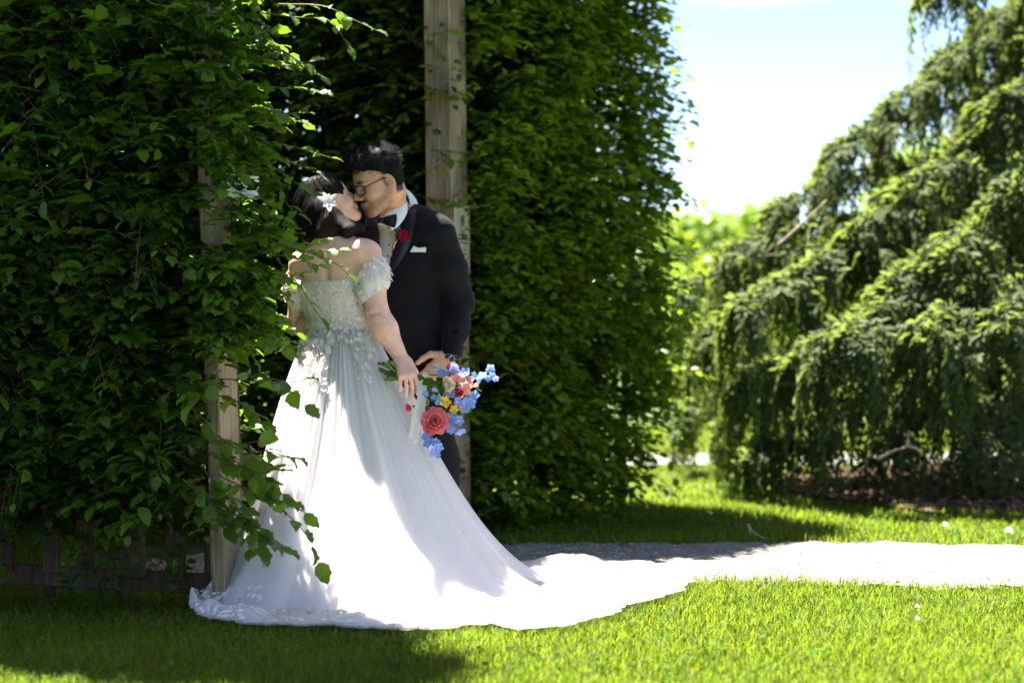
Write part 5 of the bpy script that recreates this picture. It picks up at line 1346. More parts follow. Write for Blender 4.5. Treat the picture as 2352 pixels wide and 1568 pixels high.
jaw = np.clip((-.045 - q[:, 2] + .35 * np.clip(.04 - q[:, 1], 0, 1)) / .02, 0, 1) * np.clip((q[:, 1] + .02) / .02, 0, 1) * np.clip((q[:, 2] + .135) / .02, 0, 1)
nz_ = .5 + .5 * vnoise(Vb, 160, 2); beard = np.clip(jaw * (.55 + .45 * nz_), 0, 1) * np.where(np.abs(q[:, 0]) > .03, .55, .75)
mus = np.exp(-((np.abs(q[:, 0]) - .012) / .020) ** 4 - ((q[:, 2] + .0515) / .0085) ** 4) * (q[:, 1] > .08)
goat = np.exp(-(q[:, 0] / .020) ** 4 - ((q[:, 2] + .100) / .020) ** 4) * (q[:, 1] > .06)
blend(np.clip(beard, 0, .8), (.12, .065, .042))
lip = np.exp(-((q[:, 0] / .021) ** 4 + ((q[:, 2] + .0655) / .0075) ** 4)) * (q[:, 1] > .085); blend(lip * .8, (.30, .11, .09)); blend(np.clip(mus * .95 + goat * .65, 0, .95), (.022, .014, .012))
bl = np.clip(1.3 - np.abs(q[:, 2] - .021 - .004 * np.sin((np.abs(q[:, 0]) - .012) * 70)) / .0055, 0, 1) * np.clip(1.5 - np.abs(np.abs(q[:, 0]) - .034) / .018, 0, 1) * (q[:, 1] > .045); blend(np.clip(bl * 1.3, 0, .97), (.014, .010, .009))
ls = (np.abs(q[:, 2] + .009) < .003) & (np.abs(np.abs(q[:, 0]) - .031) < .015) & (q[:, 1] > .07); col[ls] = (.03, .02, .016)
ear = np.exp(-((np.abs(q[:, 0]) - .082) / .010) ** 2 - ((q[:, 2] + .012) / .035) ** 2 - ((q[:, 1] + .014) / .03) ** 2) * .5; blend(ear, (.60, .20, .13)); blend(np.exp(-((q[:, 1] + .004) / .007) ** 2 - ((q[:, 2] + .012) / .012) ** 2) * (np.abs(q[:, 0]) > .072) * .75, (.14, .05, .035))  # ear redness, then the shade inside the ear hollow painted dark
nzh = .006 * vnoise(Vb, 220, 5) + .004 * vnoise(Vb, 420, 3)
side_hair = np.clip((.012 + 1.6 * nzh - q[:, 1] - .25 * np.clip(-.01 - q[:, 2], 0, 1)) / .012, 0, 1) * np.clip((q[:, 2] + .030 + nzh + np.where(q[:, 1] < -.03, .035, 0)) / .008, 0, 1) * (np.abs(q[:, 0]) > .045) * (~((np.abs(q[:, 0]) > .0765) & (q[:, 2] < .026)))
top_hair = np.clip((q[:, 2] - .070 + nzh - .02 * np.cos(q[:, 0] * 40)) / .006, 0, 1) * (q[:, 1] > -.2)
blend(np.clip(np.maximum(side_hair, top_hair), 0, .95), (.012, .010, .010))
obj('body', Vb, Fb, M['skin'], groom, {'col': col})
# short dark hair: fuller on top, close at the sides
Hg = Body(); gl = lambda *p: cG + Rg @ (np.array(p) * sG)
Hg.ell(gl(0, -.010, .050), np.array((.079, .095, .088)) * sG, Rg, .02); Hg.ell(gl(0, .018, .098), np.array((.062, .082, .040)) * sG, Rg, .03); Hg.ell(gl(0, -.036, .008), np.array((.0765, .064, .082)) * sG, Rg, .02)
Hg.cone(gl(-.03, .070, .100), gl(.035, .072, .098), .020, .020, .03)
Hg.half(gl(0, 0, -.058), Rg @ nrm(np.array([0, .25, -1])), .01)
Hg.p.append(('e', (gl(0, .098, .012), np.array((.076, .062, .072)) * sG, Rg), gl(0, .1, .0) - .1, gl(0, .1, .0) + .1, .010, 's'))
Hg.p.append(('e', (gl(0, .070, -.07), np.array((.10, .090, .080)) * sG, Rg), gl(0, .07, -.07) - .11, gl(0, .07, -.07) + .11, .010, 's'))
for sx in (-1, 1): Hg.p.append(('e', (gl(sx * .092, -.012, -.020), np.array((.022, .026, .038)) * sG, Rg), gl(sx * .092, -.012, -.02) - .05, gl(sx * .092, -.012, -.02) + .05, .008, 's'))
Vh, Fh = Hg.mesh(cG - .17, cG + .18, .0038)
qh = (Vh - cG) @ Rg / sG; fl_ = np.sin(qh[:, 1] * 170 + 3 * np.sin(qh[:, 0] * 60)) * .5 + np.sin(qh[:, 0] * 150 + qh[:, 1] * 60); top = np.clip((qh[:, 2] - .05) / .05, 0, 1)
Vh = Vh + nrm(Vh - cG) * (.0020 * fl_ * (.25 + top))[:, None]
hair_g = obj('hair', Vh, Fh, M['hair'], groom, {'col': np.tile(np.array([.006, .005, .0055]), (len(Vh), 1)) * (1 + .4 * np.clip(fl_, -1, 1))[:, None]})
bvh = BVHTree.FromPolygons([tuple(v) for v in Vh], [tuple(f) for f in Fh]); mb = MB(); sr = np.random.default_rng(8)
sel = sr.choice(len(Vh), 2200, replace=False)
for i in sel:
    h_ = bvh.find_nearest(Vector(Vh[i])); n_ = np.array(h_[1]); t_ = np.clip((qh[i, 2] - .03) / .06, 0, 1); d = nrm(Rg @ np.array([sr.normal(0, .3), .7 if qh[i, 1] > -.02 else -.7, -.2]) + .35 * n_)
    P = Vh[i] + d * (np.linspace(0, 1, 4) * (.010 + .022 * t_))[:, None] + n_ * (.004 * np.sin(np.linspace(0, 2.6, 4)) * t_)[:, None] - n_ * .001
    V, Q, T = tube_vf(P, np.linspace(.0009, .0003, 4), 3, False); mb.add(V, Q)
Vx = np.concatenate(mb.V); obj('strands', Vx, np.concatenate(mb.Q), M['hair'], hair_g, {'col': np.tile(np.array([.007, .006, .006]), (len(Vx), 1))})
# glasses
gz = empty('eyeglasses', gG(0, .1, 0), 'dark rimmed eyeglasses worn by the person in the tuxedo', 'eyeglasses')
def lens_pts(sx, y=.104):
    P = []
    for a in np.linspace(0, 6.2832, 29):
        c, s_ = math.cos(a), math.sin(a); e = 3.2
        x = .0265 * np.sign(c) * abs(c) ** (2 / e); z = .0185 * np.sign(s_) * abs(s_) ** (2 / e)
        P.append(gG(sx * .0335 + x, y - 6.0 * (abs(sx * .0335 + x) / 1) ** 2 * .9, -.006 + z - .10 * 0))
    return np.array(P)
for sx in (-1, 1):
    P = lens_pts(sx); V, Q, T = tube_vf(P, .0028, 6, False); rim = obj('rim', V, Q, M['black'], gz)
    c = P[:-1].mean(0); V = np.concatenate([[c], P[:-1]]); obj('lens', V, np.array([(0, 1 + j, 1 + (j + 1) % 28) for j in range(28)]), M['glass'], rim)
    tube_obj('temple', spline([gG(sx * .0605, .083, .004), gG(sx * .074, .05, .007), gG(sx * .079, .0, .010), gG(sx * .080, -.018, .004)], 10), .0028, M['black'], gz, 6)
tube_obj('bridge', spline([gG(-.0085, .1035, -.002), gG(0, .107, .002), gG(.0085, .1035, -.002)], 8), .0022, M['black'], gz, 6)

# shirt, jacket, trousers
Sh = Body(); torso(Sh, -.006); Sh.half(V3(0, 0, .80), V3(0, 0, -1))
Vs, Fs = Sh.mesh(V3(-.95, 8.0, .75), V3(-.10, 8.60, 1.62), .008)
obj('shirt', Vs, Fs, M['shirt'], groom)
colr = Body()                                                              # collar
nk = nrm((cG + Rg @ np.array([0, -.035, -.05])) - ng); ec1 = nrm(np.cross(nk, V3(0, -1, .2))); ec2 = np.cross(nk, ec1); P = []; nA = 48
c0 = ng + nk * .000; 
for i, (u, rr) in enumerate(((-.05, .100), (.010, .085), (.046, .079), (.055, .079), (.048, .086), (.012, .101), (-.035, .118))):
    for j in range(nA):
        a = j * 6.2832 / nA; P.append(c0 + nk * u + rr * (math.cos(a) * ec1 + math.sin(a) * ec2))
ii = np.arange(7 * nA).reshape(7, nA); nx_ = np.roll(ii, -1, 1); obj('collar', np.array(P), np.stack([ii[:-1], nx_[:-1], nx_[1:], ii[1:]], -1).reshape(-1, 4), M['shirt'], groom)
def flap(name, up, lo):
    U, Lw = spline([at(*p) for p in up], 14), spline([at(*p) for p in lo], 14); V = []
    for i in range(14):
        for j in range(5):
            v = j / 4; V.append(U[i] * (1 - v) + Lw[i] * v + V3(.004, -.010, 0) * math.sin(v * 3.1))
    obj(name, np.array(V), np.array([(i * 5 + j, i * 5 + j + 1, i * 5 + j + 6, i * 5 + j + 5) for i in range(13) for j in range(4)]), M['shirt'], groom)
flap('collar_wing', [(922, 436, 8.22), (926, 450, 8.15), (912, 474, 8.08), (884, 494, 8.03)], [(933, 462, 8.23), (936, 486, 8.13), (920, 514, 8.05), (900, 530, 8.02)])
flap('collar_wing', [(880, 496, 8.03), (868, 498, 8.02), (858, 496, 8.03), (850, 492, 8.06)], [(882, 504, 8.02), (872, 514, 8.01), (858, 514, 8.02), (848, 506, 8.06)])
Jk = Body(); torso(Jk, .010)
Jk.chain([sL, sL * .5 + eL * .5, eL], [.072, .070, .060], .04); Jk.chain([eL, eL * .5 + wL * .5, wL - nrm(wL - eL) * .005], [.060, .055, .044], .03)
Jk.chain([sR_, sR_ * .5 + eR * .5, eR], [.072, .070, .060], .04); Jk.chain([eR, wRg - nrm(wRg - eR) * .02], [.060, .046], .03)
Jk.cone(hpg + V3(-.09, 0, .0), hpg + V3(-.10, -.01, -.06), .12, .125, .05); Jk.cone(hpg + V3(.08, 0, .03), hpg + V3(.06, 0, -.02), .115, .115, .05)
# drag folds at the elbow and waist
for (a, b, rr) in ((at(1000, 600, 8.08), at(1035, 640, 8.10), .007), (at(1040, 760, 8.14), at(1075, 772, 8.16), .006),
                   (at(900, 700, 8.13), at(1000, 720, 8.15), .008), (at(930, 760, 8.13), at(1010, 735, 8.15), .007), (at(1005, 560, 8.08), at(1015, 690, 8.15), .012)):
    Jk.cone(a, b, rr, rr * .5, .02, 's')
Jk.half(V3(0, 0, at(0, 862, 8.2)[2]), nrm(V3(-.12, 0, -1)), .01)
# open front: wedge over the shirt down to the button, set in the chest frame
vt = at(868, 640, 8.1)                                                      # button point on the chest
def chest(px, py, off=0.0):
    """point on the chest front at that picture position"""
    d = nrm(at(px, py, 8.0) - V3(0, 0, CAM_H)); h = bv_j0.ray_cast(Vector((0, 0, CAM_H)), Vector(d)); p = np.array(h[0]); n_ = np.array(h[1]); return p + n_ * off, n_
Vj0, Fj0 = Jk.mesh(V3(-1.08, 7.9, .78), V3(-.10, 8.62, 1.56), .012)
bv_j0 = BVHTree.FromPolygons([tuple(v) for v in Vj0], [tuple(f) for f in Fj0])
Vj, Fj = Jk.mesh(V3(-1.08, 7.88, .78), V3(-.10, 8.66, 1.56), .0065)
fx, fy = proj(Vj[Fj].mean(1)); fcj = Vj[Fj].mean(1)
def tri_in(px, py, A, B_, C_):
    s = lambda p, q: (px - q[0]) * (p[1] - q[1]) - (p[0] - q[0]) * (py - q[1]); d1 = s(A, B_); d2 = s(B_, C_); d3 = s(C_, A)
    return ((d1 >= 0) & (d2 >= 0) & (d3 >= 0)) | ((d1 <= 0) & (d2 <= 0) & (d3 <= 0))
# the opening in metres on the chest plane (x along gL, z up)
cxl = (fcj[:, :2] - ng[:2]) @ gL[:2]; fwd = (fcj[:, :2] - chg[:2]) @ gF[:2]; zz_ = fcj[:, 2]
xm = (at(880, 560, 8.12)[:2] - ng[:2]) @ gL[:2]; zb = at(0, 640, 8.12)[2]; zt_ = ng[2] + .06
half_w = np.clip((zz_ - zb) / (zt_ - .02 - zb), 0, 1) * .072 + .001
op = (fwd > .02) & (np.abs(cxl - xm) < half_w) & (zz_ > zb) | ((np.hypot(fcj[:, 0] - ng[0], fcj[:, 1] - ng[1]) < .112) & (zz_ > ng[2] - .020))
def vnormals(V, F):
    fn = np.cross(V[F[:, 2]] - V[F[:, 0]], V[F[:, 3]] - V[F[:, 1]]); n = np.zeros_like(V)
    for k in range(4): np.add.at(n, F[:, k], fn)
    return nrm(n)
Vj = relax(Vj, Fj, 1, .5); arm_t = np.exp(-(np.linalg.norm(Vj - eL, axis=1) / .11) ** 2); wst = np.exp(-((Vj[:, 2] - 1.02) / .10) ** 2)
wr1 = 1 - np.abs(vnoise(Vj * V3(1, 1, 2.2) + V3(0, 0, 0) + .6 * Vj[:, [2, 0, 1]], 26, 2)); wr2 = 1 - np.abs(vnoise(Vj * V3(.6, .6, 1.8) + .5 * Vj[:, [2, 2, 0]], 15, 6))
Vj = Vj + vnormals(Vj, Fj) * (-.006 * arm_t * wr1 ** 3 - .006 * wst * wr2 ** 3 - .003 * wr2 ** 4)[:, None]
jacket = obj('jacket', relax(Vj, Fj[~op], 1, .3), Fj[~op], M['suit'], groom)
bvj = BVHTree.FromPolygons([tuple(v) for v in Vj], [tuple(f) for f in Fj])
def on_chest(xl, z, off):
    """point of the jacket front at lateral position xl (along gL) and height z"""
    o = V3(ng[0] + gL[0] * xl + gF[0] * .6, ng[1] + gL[1] * xl + gF[1] * .6, z); h = bvj.ray_cast(Vector(o), Vector(-gF))
    if h[0] is None: return V3(ng[0] + gL[0] * xl + gF[0] * .08, ng[1] + gL[1] * xl + gF[1] * .08, z) + gF * off
    return np.array(h[0]) + gF * off
def strip(name, A, B_, mat, parent, off=(.004, .010), nu=14, nv=5, thick=.0):
    """satin lapel between two edge lines given as (lateral, height) lists"""
    A = spline([V3(a[0], a[1], 0) for a in A], nu); B_ = spline([V3(b[0], b[1], 0) for b in B_], nu); V = []
    for i in range(nu):
        for j in range(nv):
            u = j / (nv - 1); p = A[i] * (1 - u) + B_[i] * u; V.append(on_chest(p[0], p[1], off[0] * (1 - u) + off[1] * u + .004 * math.sin(u * 3.14)))
    F = [(i * nv + j, i * nv + j + 1, (i + 1) * nv + j + 1, (i + 1) * nv + j) for i in range(nu - 1) for j in range(nv - 1)]
    return obj(name, np.array(V), np.array(F), mat, parent)
for sg in (-1, 1):
    inner = [(xm + sg * .092, ng[2] - .005), (xm + sg * .050, ng[2] - .06), (xm + sg * .025, zb + .09), (xm + sg * .000, zb)]
    outer = [(xm + sg * .116, ng[2] - .005), (xm + sg * .118, ng[2] - .07), (xm + sg * .080, zb + .10), (xm + sg * .006, zb - .01)]
    strip('lapel', inner, outer, M['satin'], jacket)
for k in range(4):                                                          # shirt studs
    z = at(0, 535 + 26 * k, 8.1)[2]; p = on_chest(xm, z, -.014); V, Q, T = tube_vf([p, p + gF * .004], [.0042, .003], 8); obj('stud', V, [Q, T], M['black'], groom)
V, Q, T = tube_vf([on_chest(xm + .004, zb - .012, .0), on_chest(xm + .004, zb - .012, .006)], [.010, .009], 12); obj('button', V, [Q, T], M['satin'], jacket)
# bow tie
bt = at(876, 506, 8.005); bt = V3(bt[0], bt[1], bt[2])
tie = empty('bow_tie', bt, 'black bow tie at the collar of the person in the tuxedo', 'bow tie')
bx = nrm(V3(.93, -.30, -.05)); bz = nrm(V3(.12, .05, 1)); by = np.cross(bz, bx)
for sg in (-1, 1):
    V = []; nu, nv = 9, 9
    for sd in (-1, 1):
        for i in range(nu):
            u = i / (nu - 1)
            for j in range(nv):
                v = j / (nv - 1) * 2 - 1; w = .010 + .022 * u ** .8 - .004 * u * u
                V.append(bt + sg * bx * (.004 + .060 * u - .004 * v * v * u) + bz * w * v + sd * by * (.003 + .009 * math.sin(u * 2.6) * (1 - v * v) + .003 * math.cos(v * 9) * (1 - u)))
    F = []
    for sd in (0, 1):
        o = sd * nu * nv
        for i in range(nu - 1):
            for j in range(nv - 1):
                f = (o + i * nv + j, o + i * nv + j + 1, o + (i + 1) * nv + j + 1, o + (i + 1) * nv + j); F.append(f if sd else f[::-1])
    for i in range(nu - 1):
        for j in (0, nv - 1): F.append((i * nv + j, (i + 1) * nv + j, nu * nv + (i + 1) * nv + j, nu * nv + i * nv + j))
    for j in range(nv - 1): F.append(((nu - 1) * nv + j, (nu - 1) * nv + j + 1, nu * nv + (nu - 1) * nv + j + 1, nu * nv + (nu - 1) * nv + j))
    obj('bow', np.array(V), np.array(F), M['satin'], tie)
V, Q, T = box_vf(bt, bx * .011, by * .012, bz * .012, .004); obj('knot', V, [Q, T], M['satin'], tie)
# cuff, watch, pocket square
fa = nrm(wL - eL); c = wL + fa * .004; V, Q, T = tube_vf([c - fa * .02, c + fa * .006], [.040, .038], 20, False); obj('cuff', V, Q, M['shirt'], groom)
c = wL + fa * .016; V, Q, T = tube_vf([c - fa * .008, c, c + fa * .008], [.034, .0355, .034], 22, False); wtch = obj('watch_strap', V, Q, M['black'], groom)
wn_ = nrm(V3(.15, -1, .1)); wp = c + wn_ * .034; V, Q, T = tube_vf([wp, wp + wn_ * .007], [.013, .012], 16); obj('watch_case', V, [Q, T], M['black'], wtch)
V, Q, T = tube_vf([wp + wn_ * .0072 + .0125 * (math.cos(a) * V3(1, .15, 0) + math.sin(a) * V3(0, .1, 1)) for a in np.linspace(0, 6.2832, 16)], .0012, 5, False); obj('bezel', V, Q, M['silver'], wtch)
V = []
ps = [(942, 580), (950, 565), (962, 568), (981, 565), (980, 577), (960, 579)]
P_ = [chest(x, y, .012)[0] for x, y in ps]; n_ = chest(962, 574)[1]
V = np.array(P_ + [p - n_ * .009 for p in P_]); F = [(i, (i + 1) % 6, 6 + (i + 1) % 6, 6 + i) for i in range(6)]
sq = obj('pocket_square', V, [np.array(F), np.array([(0, 1, 2), (0, 2, 5), (2, 3, 4), (2, 4, 5)])], M['shirt'], groom, None, False)
Tr = Body(); Tr.ell(hpg - V3(0, 0, .03), (.168, .125, .15), RgT, .05)
Tr.chain([hipL, knL, anL - V3(0, 0, .03)], [.104, .076, .068], .05); Tr.chain([hipR, knR, anR - V3(0, 0, .03)], [.104, .076, .068], .05)
for kk, (kn_, an_) in enumerate(((knL, anL), (knR, anR))):
    for z in (.20, .13): Tr.cone(V3(an_[0] - .08, an_[1] - .06, z + .02), V3(an_[0] + .08, an_[1] - .06, z), .012, .008, .02, 's')
Tr.half(V3(0, 0, .045), V3(0, 0, -1)); Tr.half(V3(0, 0, .98), V3(0, 0, 1))
Vt, Ft_ = Tr.mesh(V3(-.85, 8.05, .02), V3(-.02, 8.70, 1.02), .0085); obj('trousers', relax(Vt, Ft_, 1, .5), Ft_, M['suit'], groom)
for an_ in (anL, anR):
    S_ = Body(); S_.cone(an_ + V3(0, .04, -.035), an_ + V3(-.03, -.12, -.045), .040, .038, .03); S_.cone(an_ + V3(-.03, -.12, -.048), an_ + V3(-.04, -.18, -.055), .038, .026, .02); S_.half(V3(0, 0, .018), V3(0, 0, -1))
    V, F = S_.mesh(an_ - V3(.14, .28, .09), an_ + V3(.10, .12, .03), .006); obj('shoe', V, F, M['satin'], groom)
# ------------------------------------------------------------------ bouquet and boutonniere
def petal_mat(name, c, tw=.3, vary=.06): return cloth_mat(name, c, tw, 1, .6, .1, 0, 300, vary)
M['coral'] = petal_mat('coral_petal', (.98, .34, .36), .4, .16); M['cream'] = petal_mat('cream_petal', (.90, .78, .60)); M['ivory'] = petal_mat('ivory_petal', (.80, .78, .64))
M['pink'] = petal_mat('pink_petal', (.82, .33, .34)); M['blue'] = petal_mat('blue_petal', (.30, .43, .84), .35, .12); M['paleblue'] = petal_mat('pale_blue_petal', (.27, .52, .80)); M['crimson'] = petal_mat('crimson_petal', (.50, .012, .08), .25, .03)
M['yellow'] = petal_mat('yellow_petal', (.90, .62, .08)); M['peach'] = petal_mat('peach_petal', (.88, .46, .25)); M['stem'] = leaf_mat('flower_stem', (.035, .075, .012), (.22, .32, .03), (.2, .35, .03), .1, .45)
M['ribbon'] = cloth_mat('tulle_ribbon', (.80, .79, .74), .4, .90, .8, .2); M['magenta'] = petal_mat('magenta_petal', (.72, .02, .14), .25, .05); M['mauve'] = petal_mat('mauve_petal', (.62, .45, .42))
M['eye'] = petal_mat('flower_eye', (.85, .84, .66))
def basis(n_):
    n_ = nrm(n_); a = nrm(np.cross(n_, V3(.3, .1, 1))); return n_, a, np.cross(n_, a)
fr_ = np.random.default_rng(40)
def layered_flower(name, c, n_, r, mat, parent, rings, ruffle=.0, heart=None):
    """rings: (count, reach, lift, width); first ring is the mesh of the flower itself, the others hold petals of their own"""
    n_, a, b = basis(n_); c = np.asarray(c, float)
    V, F = [], []
    mb = MB()
    for k in range(5):                                                       # tight heart
        t = k * 1.257; d = nrm(n_ * 1.0 + .35 * (a * math.cos(t) + b * math.sin(t))); Vp, Fp = petal_vf(c - n_ * r * .15, d, -(a * math.cos(t) + b * math.sin(t)), r * .75, r * .7, .35, 4, 4, ruffle, k); mb.add(Vp, Fp)
    o = mb.build(name, heart or mat, parent)
    for q, (cnt, reach, lift, wd) in enumerate(rings):
        for k in range(cnt):
            t = (k + .5 * (q % 2)) * 6.2832 / cnt + fr_.normal(0, .12); out = a * math.cos(t) + b * math.sin(t); rc_ = reach * fr_.uniform(.88, 1.1)
            Vp, Fp = petal_vf(c - n_ * r * .2 + out * r * .10, nrm(out * rc_ + n_ * lift), nrm(n_ * rc_ - out * lift) , r * (1.0 + .1 * q) * math.hypot(rc_, lift) ** .3, r * wd, .40, 6, 6, ruffle, k * 1.7 + q)
            obj('petal', Vp, Fp, mat, o)
    return o
def floret(name, c, n_, r, mat, parent, npet=5, pale=True):
    n_, a, b = basis(n_); mb = MB(); t0 = fr_.uniform(0, 6)
    for k in range(npet):
        t = t0 + k * 6.2832 / npet; out = a * math.cos(t) + b * math.sin(t); Vp, Fp = petal_vf(c + out * r * .06, out + n_ * .25, n_ - out * .25, r, r * .82, .22, 4, 3, .03, k); mb.add(Vp, Fp)
    o = mb.build(name, mat, parent)
    if pale:
        Vg, Fg = octa(np.array([c + n_ * r * .12]), np.array([r * .26]), fr_); obj('flower_eye', Vg, Fg, M['eye'], o)
    return o
YQ = 7.72
bq = empty('bouquet', at(942, 868, YQ), 'hand-held bouquet of coral, cream and blue flowers with trailing ribbon', 'bouquet')
grip = at(944, 868, 7.765)
for k in range(26):                                                          # stem ends fan out to the left of the hand
    e = at(866 + fr_.uniform(0, 26), fr_.uniform(826, 874), 7.74 + fr_.uniform(-.03, .05)); g0 = grip + V3(fr_.normal(0, .004), fr_.normal(0, .010), fr_.normal(0, .011))
    f0 = at(fr_.uniform(985, 1060), fr_.uniform(858, 925), 7.75 + fr_.uniform(-.02, .06))
    P = spline([e, g0, f0], 14); V, Q, T = tube_vf(P, np.linspace(.0036, .0026, 14), 6); obj('stem', V, [Q, T], M['stem'], bq, {'tint': np.full(len(V), fr_.uniform(.05, .95))})
cv = V3(0, -1, .1)
layered_flower('peony', at(998, 968, 7.68), V3(.15, -.95, .25), .041, M['coral'], bq, [(6, .45, .95, 1.1), (8, .8, .65, 1.2), (9, 1.05, .35, 1.3), (9, 1.2, .05, 1.3)], .09, petal_mat('coral_heart', (.95, .22, .14), .3, .1))
layered_flower('rose', at(1024, 884, 7.68), V3(.55, -.75, .2), .032, M['cream'], bq, [(5, .35, .95, 1.2), (6, .6, .8, 1.3), (7, .85, .5, 1.3)], .02)
layered_flower('rose', at(1001, 853, 7.73), V3(.35, -.55, .75), .030, M['ivory'], bq, [(5, .35, .95, 1.2), (6, .7, .7, 1.3)], .02)
layered_flower('rose', at(978, 921, 7.72), V3(-.1, -.9, -.1), .024, M['cream'], bq, [(5, .35, .95, 1.2), (6, .7, .7, 1.3)], .02)
layered_flower('rose', at(984, 938, 7.73), V3(-.1, -.9, -.3), .022, M['mauve'], bq, [(5, .35, .95, 1.2), (6, .7, .7, 1.3)], .02)
layered_flower('dahlia', at(1038, 848, 7.74), V3(.4, -.6, .7), .025, M['pink'], bq, [(8, .7, .75, .6), (10, 1.0, .4, .6), (10, 1.15, .1, .6)], .02)
layered_flower('carnation', at(1052, 902, 7.70), V3(.5, -.8, .1), .019, M['crimson'], bq, [(6, .6, .8, .9), (7, 1.0, .3, .9)], .08)
layered_flower('carnation', at(1031, 931, 7.70), V3(.3, -.9, 0), .020, M['crimson'], bq, [(6, .6, .8, .9), (7, 1.0, .3, .9)], .08)
layered_flower('lisianthus', at(941, 935, 7.78), V3(-.6, -.7, -.2), .020, M['coral'], bq, [(6, .9, .4, .9)], .04)
for (px, py, mt, rr) in ((1069, 858, 'blue', .017), (1088, 864, 'blue', .016), (1098, 870, 'blue', .015), (1108, 865, 'blue', .015), (1119, 869, 'blue', .014), (1130, 865, 'blue', .013), (1138, 869, 'blue', .011), (1126, 846, 'blue', .013), (1035, 906, 'blue', .018),
                         (1024, 858, 'blue', .014), (1014, 854, 'blue', .014), (1041, 846, 'blue', .014), (1073, 916, 'blue', .018), (1064, 928, 'blue', .017), (1083, 926, 'blue', .016), (1070, 940, 'blue', .016), (1090, 908, 'blue', .013), (1046, 958, 'blue', .016), (1053, 966, 'blue', .015),
                         (1033, 988, 'blue', .016), (1046, 984, 'blue', .015), (1057, 988, 'blue', .015), (1036, 975, 'blue', .013), (975, 1000, 'blue', .015), (985, 1018, 'blue', .017), (1000, 1012, 'blue', .013), (1005, 1026, 'blue', .016), (992, 1036, 'blue', .016), (1002, 1044, 'blue', .013), (976, 905, 'blue', .014),
                         (1000, 893, 'blue', .012), (1049, 922, 'blue', .015), (997, 911, 'paleblue', .012), (1010, 917, 'paleblue', .013), (1004, 924, 'paleblue', .011), (1040, 866, 'pink', .013), (1050, 868, 'pink', .013), (1062, 878, 'pink', .014), (1076, 874, 'pink', .014), (1064, 890, 'pink', .014),
                         (1080, 890, 'peach', .012), (1090, 886, 'peach', .010), (1070, 897, 'peach', .012), (1097, 884, 'peach', .008), (1056, 905, 'peach', .010), (1025, 921, 'yellow', .016), (1044, 940, 'yellow', .016), (978, 862, 'ivory', .012), (1028, 868, 'pink', .012)):
    c = at(px, py, YQ - .03 + fr_.uniform(-.015, .03)); floret({'blue': 'delphinium_floret', 'paleblue': 'small_blue_flower', 'pink': 'stock_floret', 'peach': 'stock_floret', 'yellow': 'yellow_freesia', 'ivory': 'white_bloom'}[mt], c, V3(fr_.normal(.2, .7), -1, fr_.normal(.1, .6)), rr * fr_.uniform(1.2, 1.7), M[mt], bq, 5, mt in ('blue', 'paleblue'))
for k in range(26):
    t = fr_.uniform(0, 1); px, py = 1000 + 75 * t + fr_.normal(0, 16), 870 + fr_.uniform(0, 85) + 10 * t; mt = ['blue', 'paleblue', 'ivory', 'peach', 'pink'][fr_.integers(0, 5)]
    floret({'blue': 'delphinium_floret', 'paleblue': 'small_blue_flower', 'pink': 'stock_floret', 'peach': 'stock_floret', 'ivory': 'white_bloom'}[mt], at(px, py, YQ + .015), V3(fr_.normal(.2, .7), -1, fr_.normal(.1, .6)), fr_.uniform(.012, .02), M[mt], bq, 5, mt == 'blue')
for pts in ([(1040, 880), (1080, 882), (1100, 895), (1106, 898)], [(1060, 870), (1100, 862), (1115, 858), (1126, 848)], [(1020, 900), (1070, 905), (1090, 915)], [(1030, 960), (1044, 975), (1052, 985)], [(990, 990), (995, 1015), (1003, 1040)], [(1050, 866), (1090, 868), (1140, 868)]):
    P = spline([at(x, y, YQ - .01) for x, y in pts], 12); V, Q, T = tube_vf(P, np.linspace(.003, .0016, 12), 6); obj('flower_stalk', V, [Q, T], M['stem'], bq, {'tint': np.full(len(V), .75)})
for k in range(16):                                                          # green leaves between the flowers
    p = at(fr_.uniform(980, 1075), fr_.uniform(870, 960), YQ + .02); D = nrm(V3(fr_.normal(.3, .6), -.3, fr_.normal(-.1, .6)))
    Vv, Fs, tt = leaves_vf(p[None], D[None], nrm(V3(fr_.normal(0, .4), -1, .4))[None], np.array([fr_.uniform(.03, .06)]), np.array([fr_.uniform(.2, .7)]), HI); obj('leaf', Vv, Fs, M['weed'], bq, {'tint': tt})
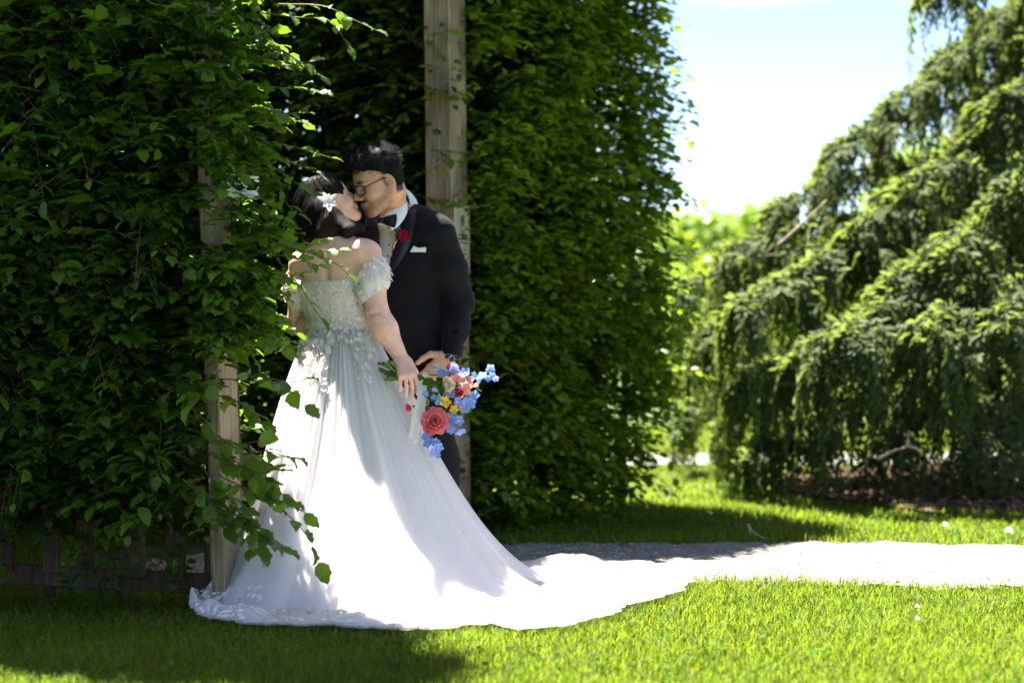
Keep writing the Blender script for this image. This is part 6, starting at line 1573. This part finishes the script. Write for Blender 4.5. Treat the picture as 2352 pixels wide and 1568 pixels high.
def ribbon(name, pts, w, parent, mat, tw=0.0):
    P = spline([at(*p) for p in pts], 30); V = []
    for i in range(30):
        s_ = nrm(V3(1, .25 + .5 * math.sin(i * .25 + tw), .12)); ww = w * (1 + .08 * math.sin(i * .6))
        for v in (-1, -.5, 0, .5, 1): V.append(P[i] + s_ * v * ww / 2 + V3(0, -.004 * math.cos(v * 4 + i * .2), 0))
    return obj(name, np.array(V), np.array([(i * 5 + j, i * 5 + j + 1, i * 5 + j + 6, i * 5 + j + 5) for i in range(29) for j in range(4)]), mat, parent)
ribbon('ribbon', [(962, 874, 7.73), (970, 892, 7.70), (965, 930, 7.69), (954, 980, 7.69), (946, 1020, 7.70), (938, 1056, 7.71)], .042, bq, M['ribbon'])
ribbon('ribbon', [(938, 884, 7.74), (935, 900, 7.75), (944, 915, 7.76), (950, 930, 7.78)], .035, bq, M['ribbon'], 1.5)

bt_ = empty('boutonniere', chest(915, 545)[0], 'small cream and magenta flower boutonniere on the lapel of the tuxedo', 'boutonniere')
p, n_ = chest(910, 541, .036); layered_flower('rose', p, n_ + V3(-.2, -.4, .2), .021, M['cream'], bt_, [(5, .35, .95, 1.2), (6, .7, .7, 1.3)], .02)
p, n_ = chest(932, 541, .024); layered_flower('carnation', p, n_, .0195, M['magenta'], bt_, [(7, .6, .8, 1.0), (8, 1.0, .4, 1.0), (8, 1.15, .1, 1.0)], .10)
p, n_ = chest(918, 524, .018); floret('delphinium_floret', p, n_, .017, M['blue'], bt_)
for k in range(5):
    p, n_ = chest(897 + 3.5 * k, 523 + (k % 2) * 3, .016); floret('filler_bloom', p, n_, .009, M['ivory'], bt_, 5, False)
for k in range(3):
    P = [chest(916 - 2 * k, 552, .016)[0], chest(909 - k, 562, .017)[0], chest(905 + k, 574, .016)[0]]; V, Q, T = tube_vf(spline(P, 8), .0024, 6); obj('stem', V, [Q, T], M['stem'], bt_, {'tint': np.full(len(V), .9)})
P = [chest(912, 556, .020)[0], chest(908, 564, .021)[0], chest(906, 571, .020)[0]]; V, Q, T = tube_vf(spline(P, 8), .0052, 8); obj('wrap', V, [Q, T], M['peach'], bt_)
for (x, y) in ((905, 515), (926, 520), (940, 528)):
    p0 = chest(915, 545, .014)[0]; p1 = chest(x, y, .02)[0]; Vv, Fs, tt = leaves_vf(p0[None], nrm(p1 - p0)[None], V3(-.3, -1, .2)[None], np.array([.04]), np.array([.4]), HI); obj('leaf', Vv, Fs, M['weed'], bt_, {'tint': tt})
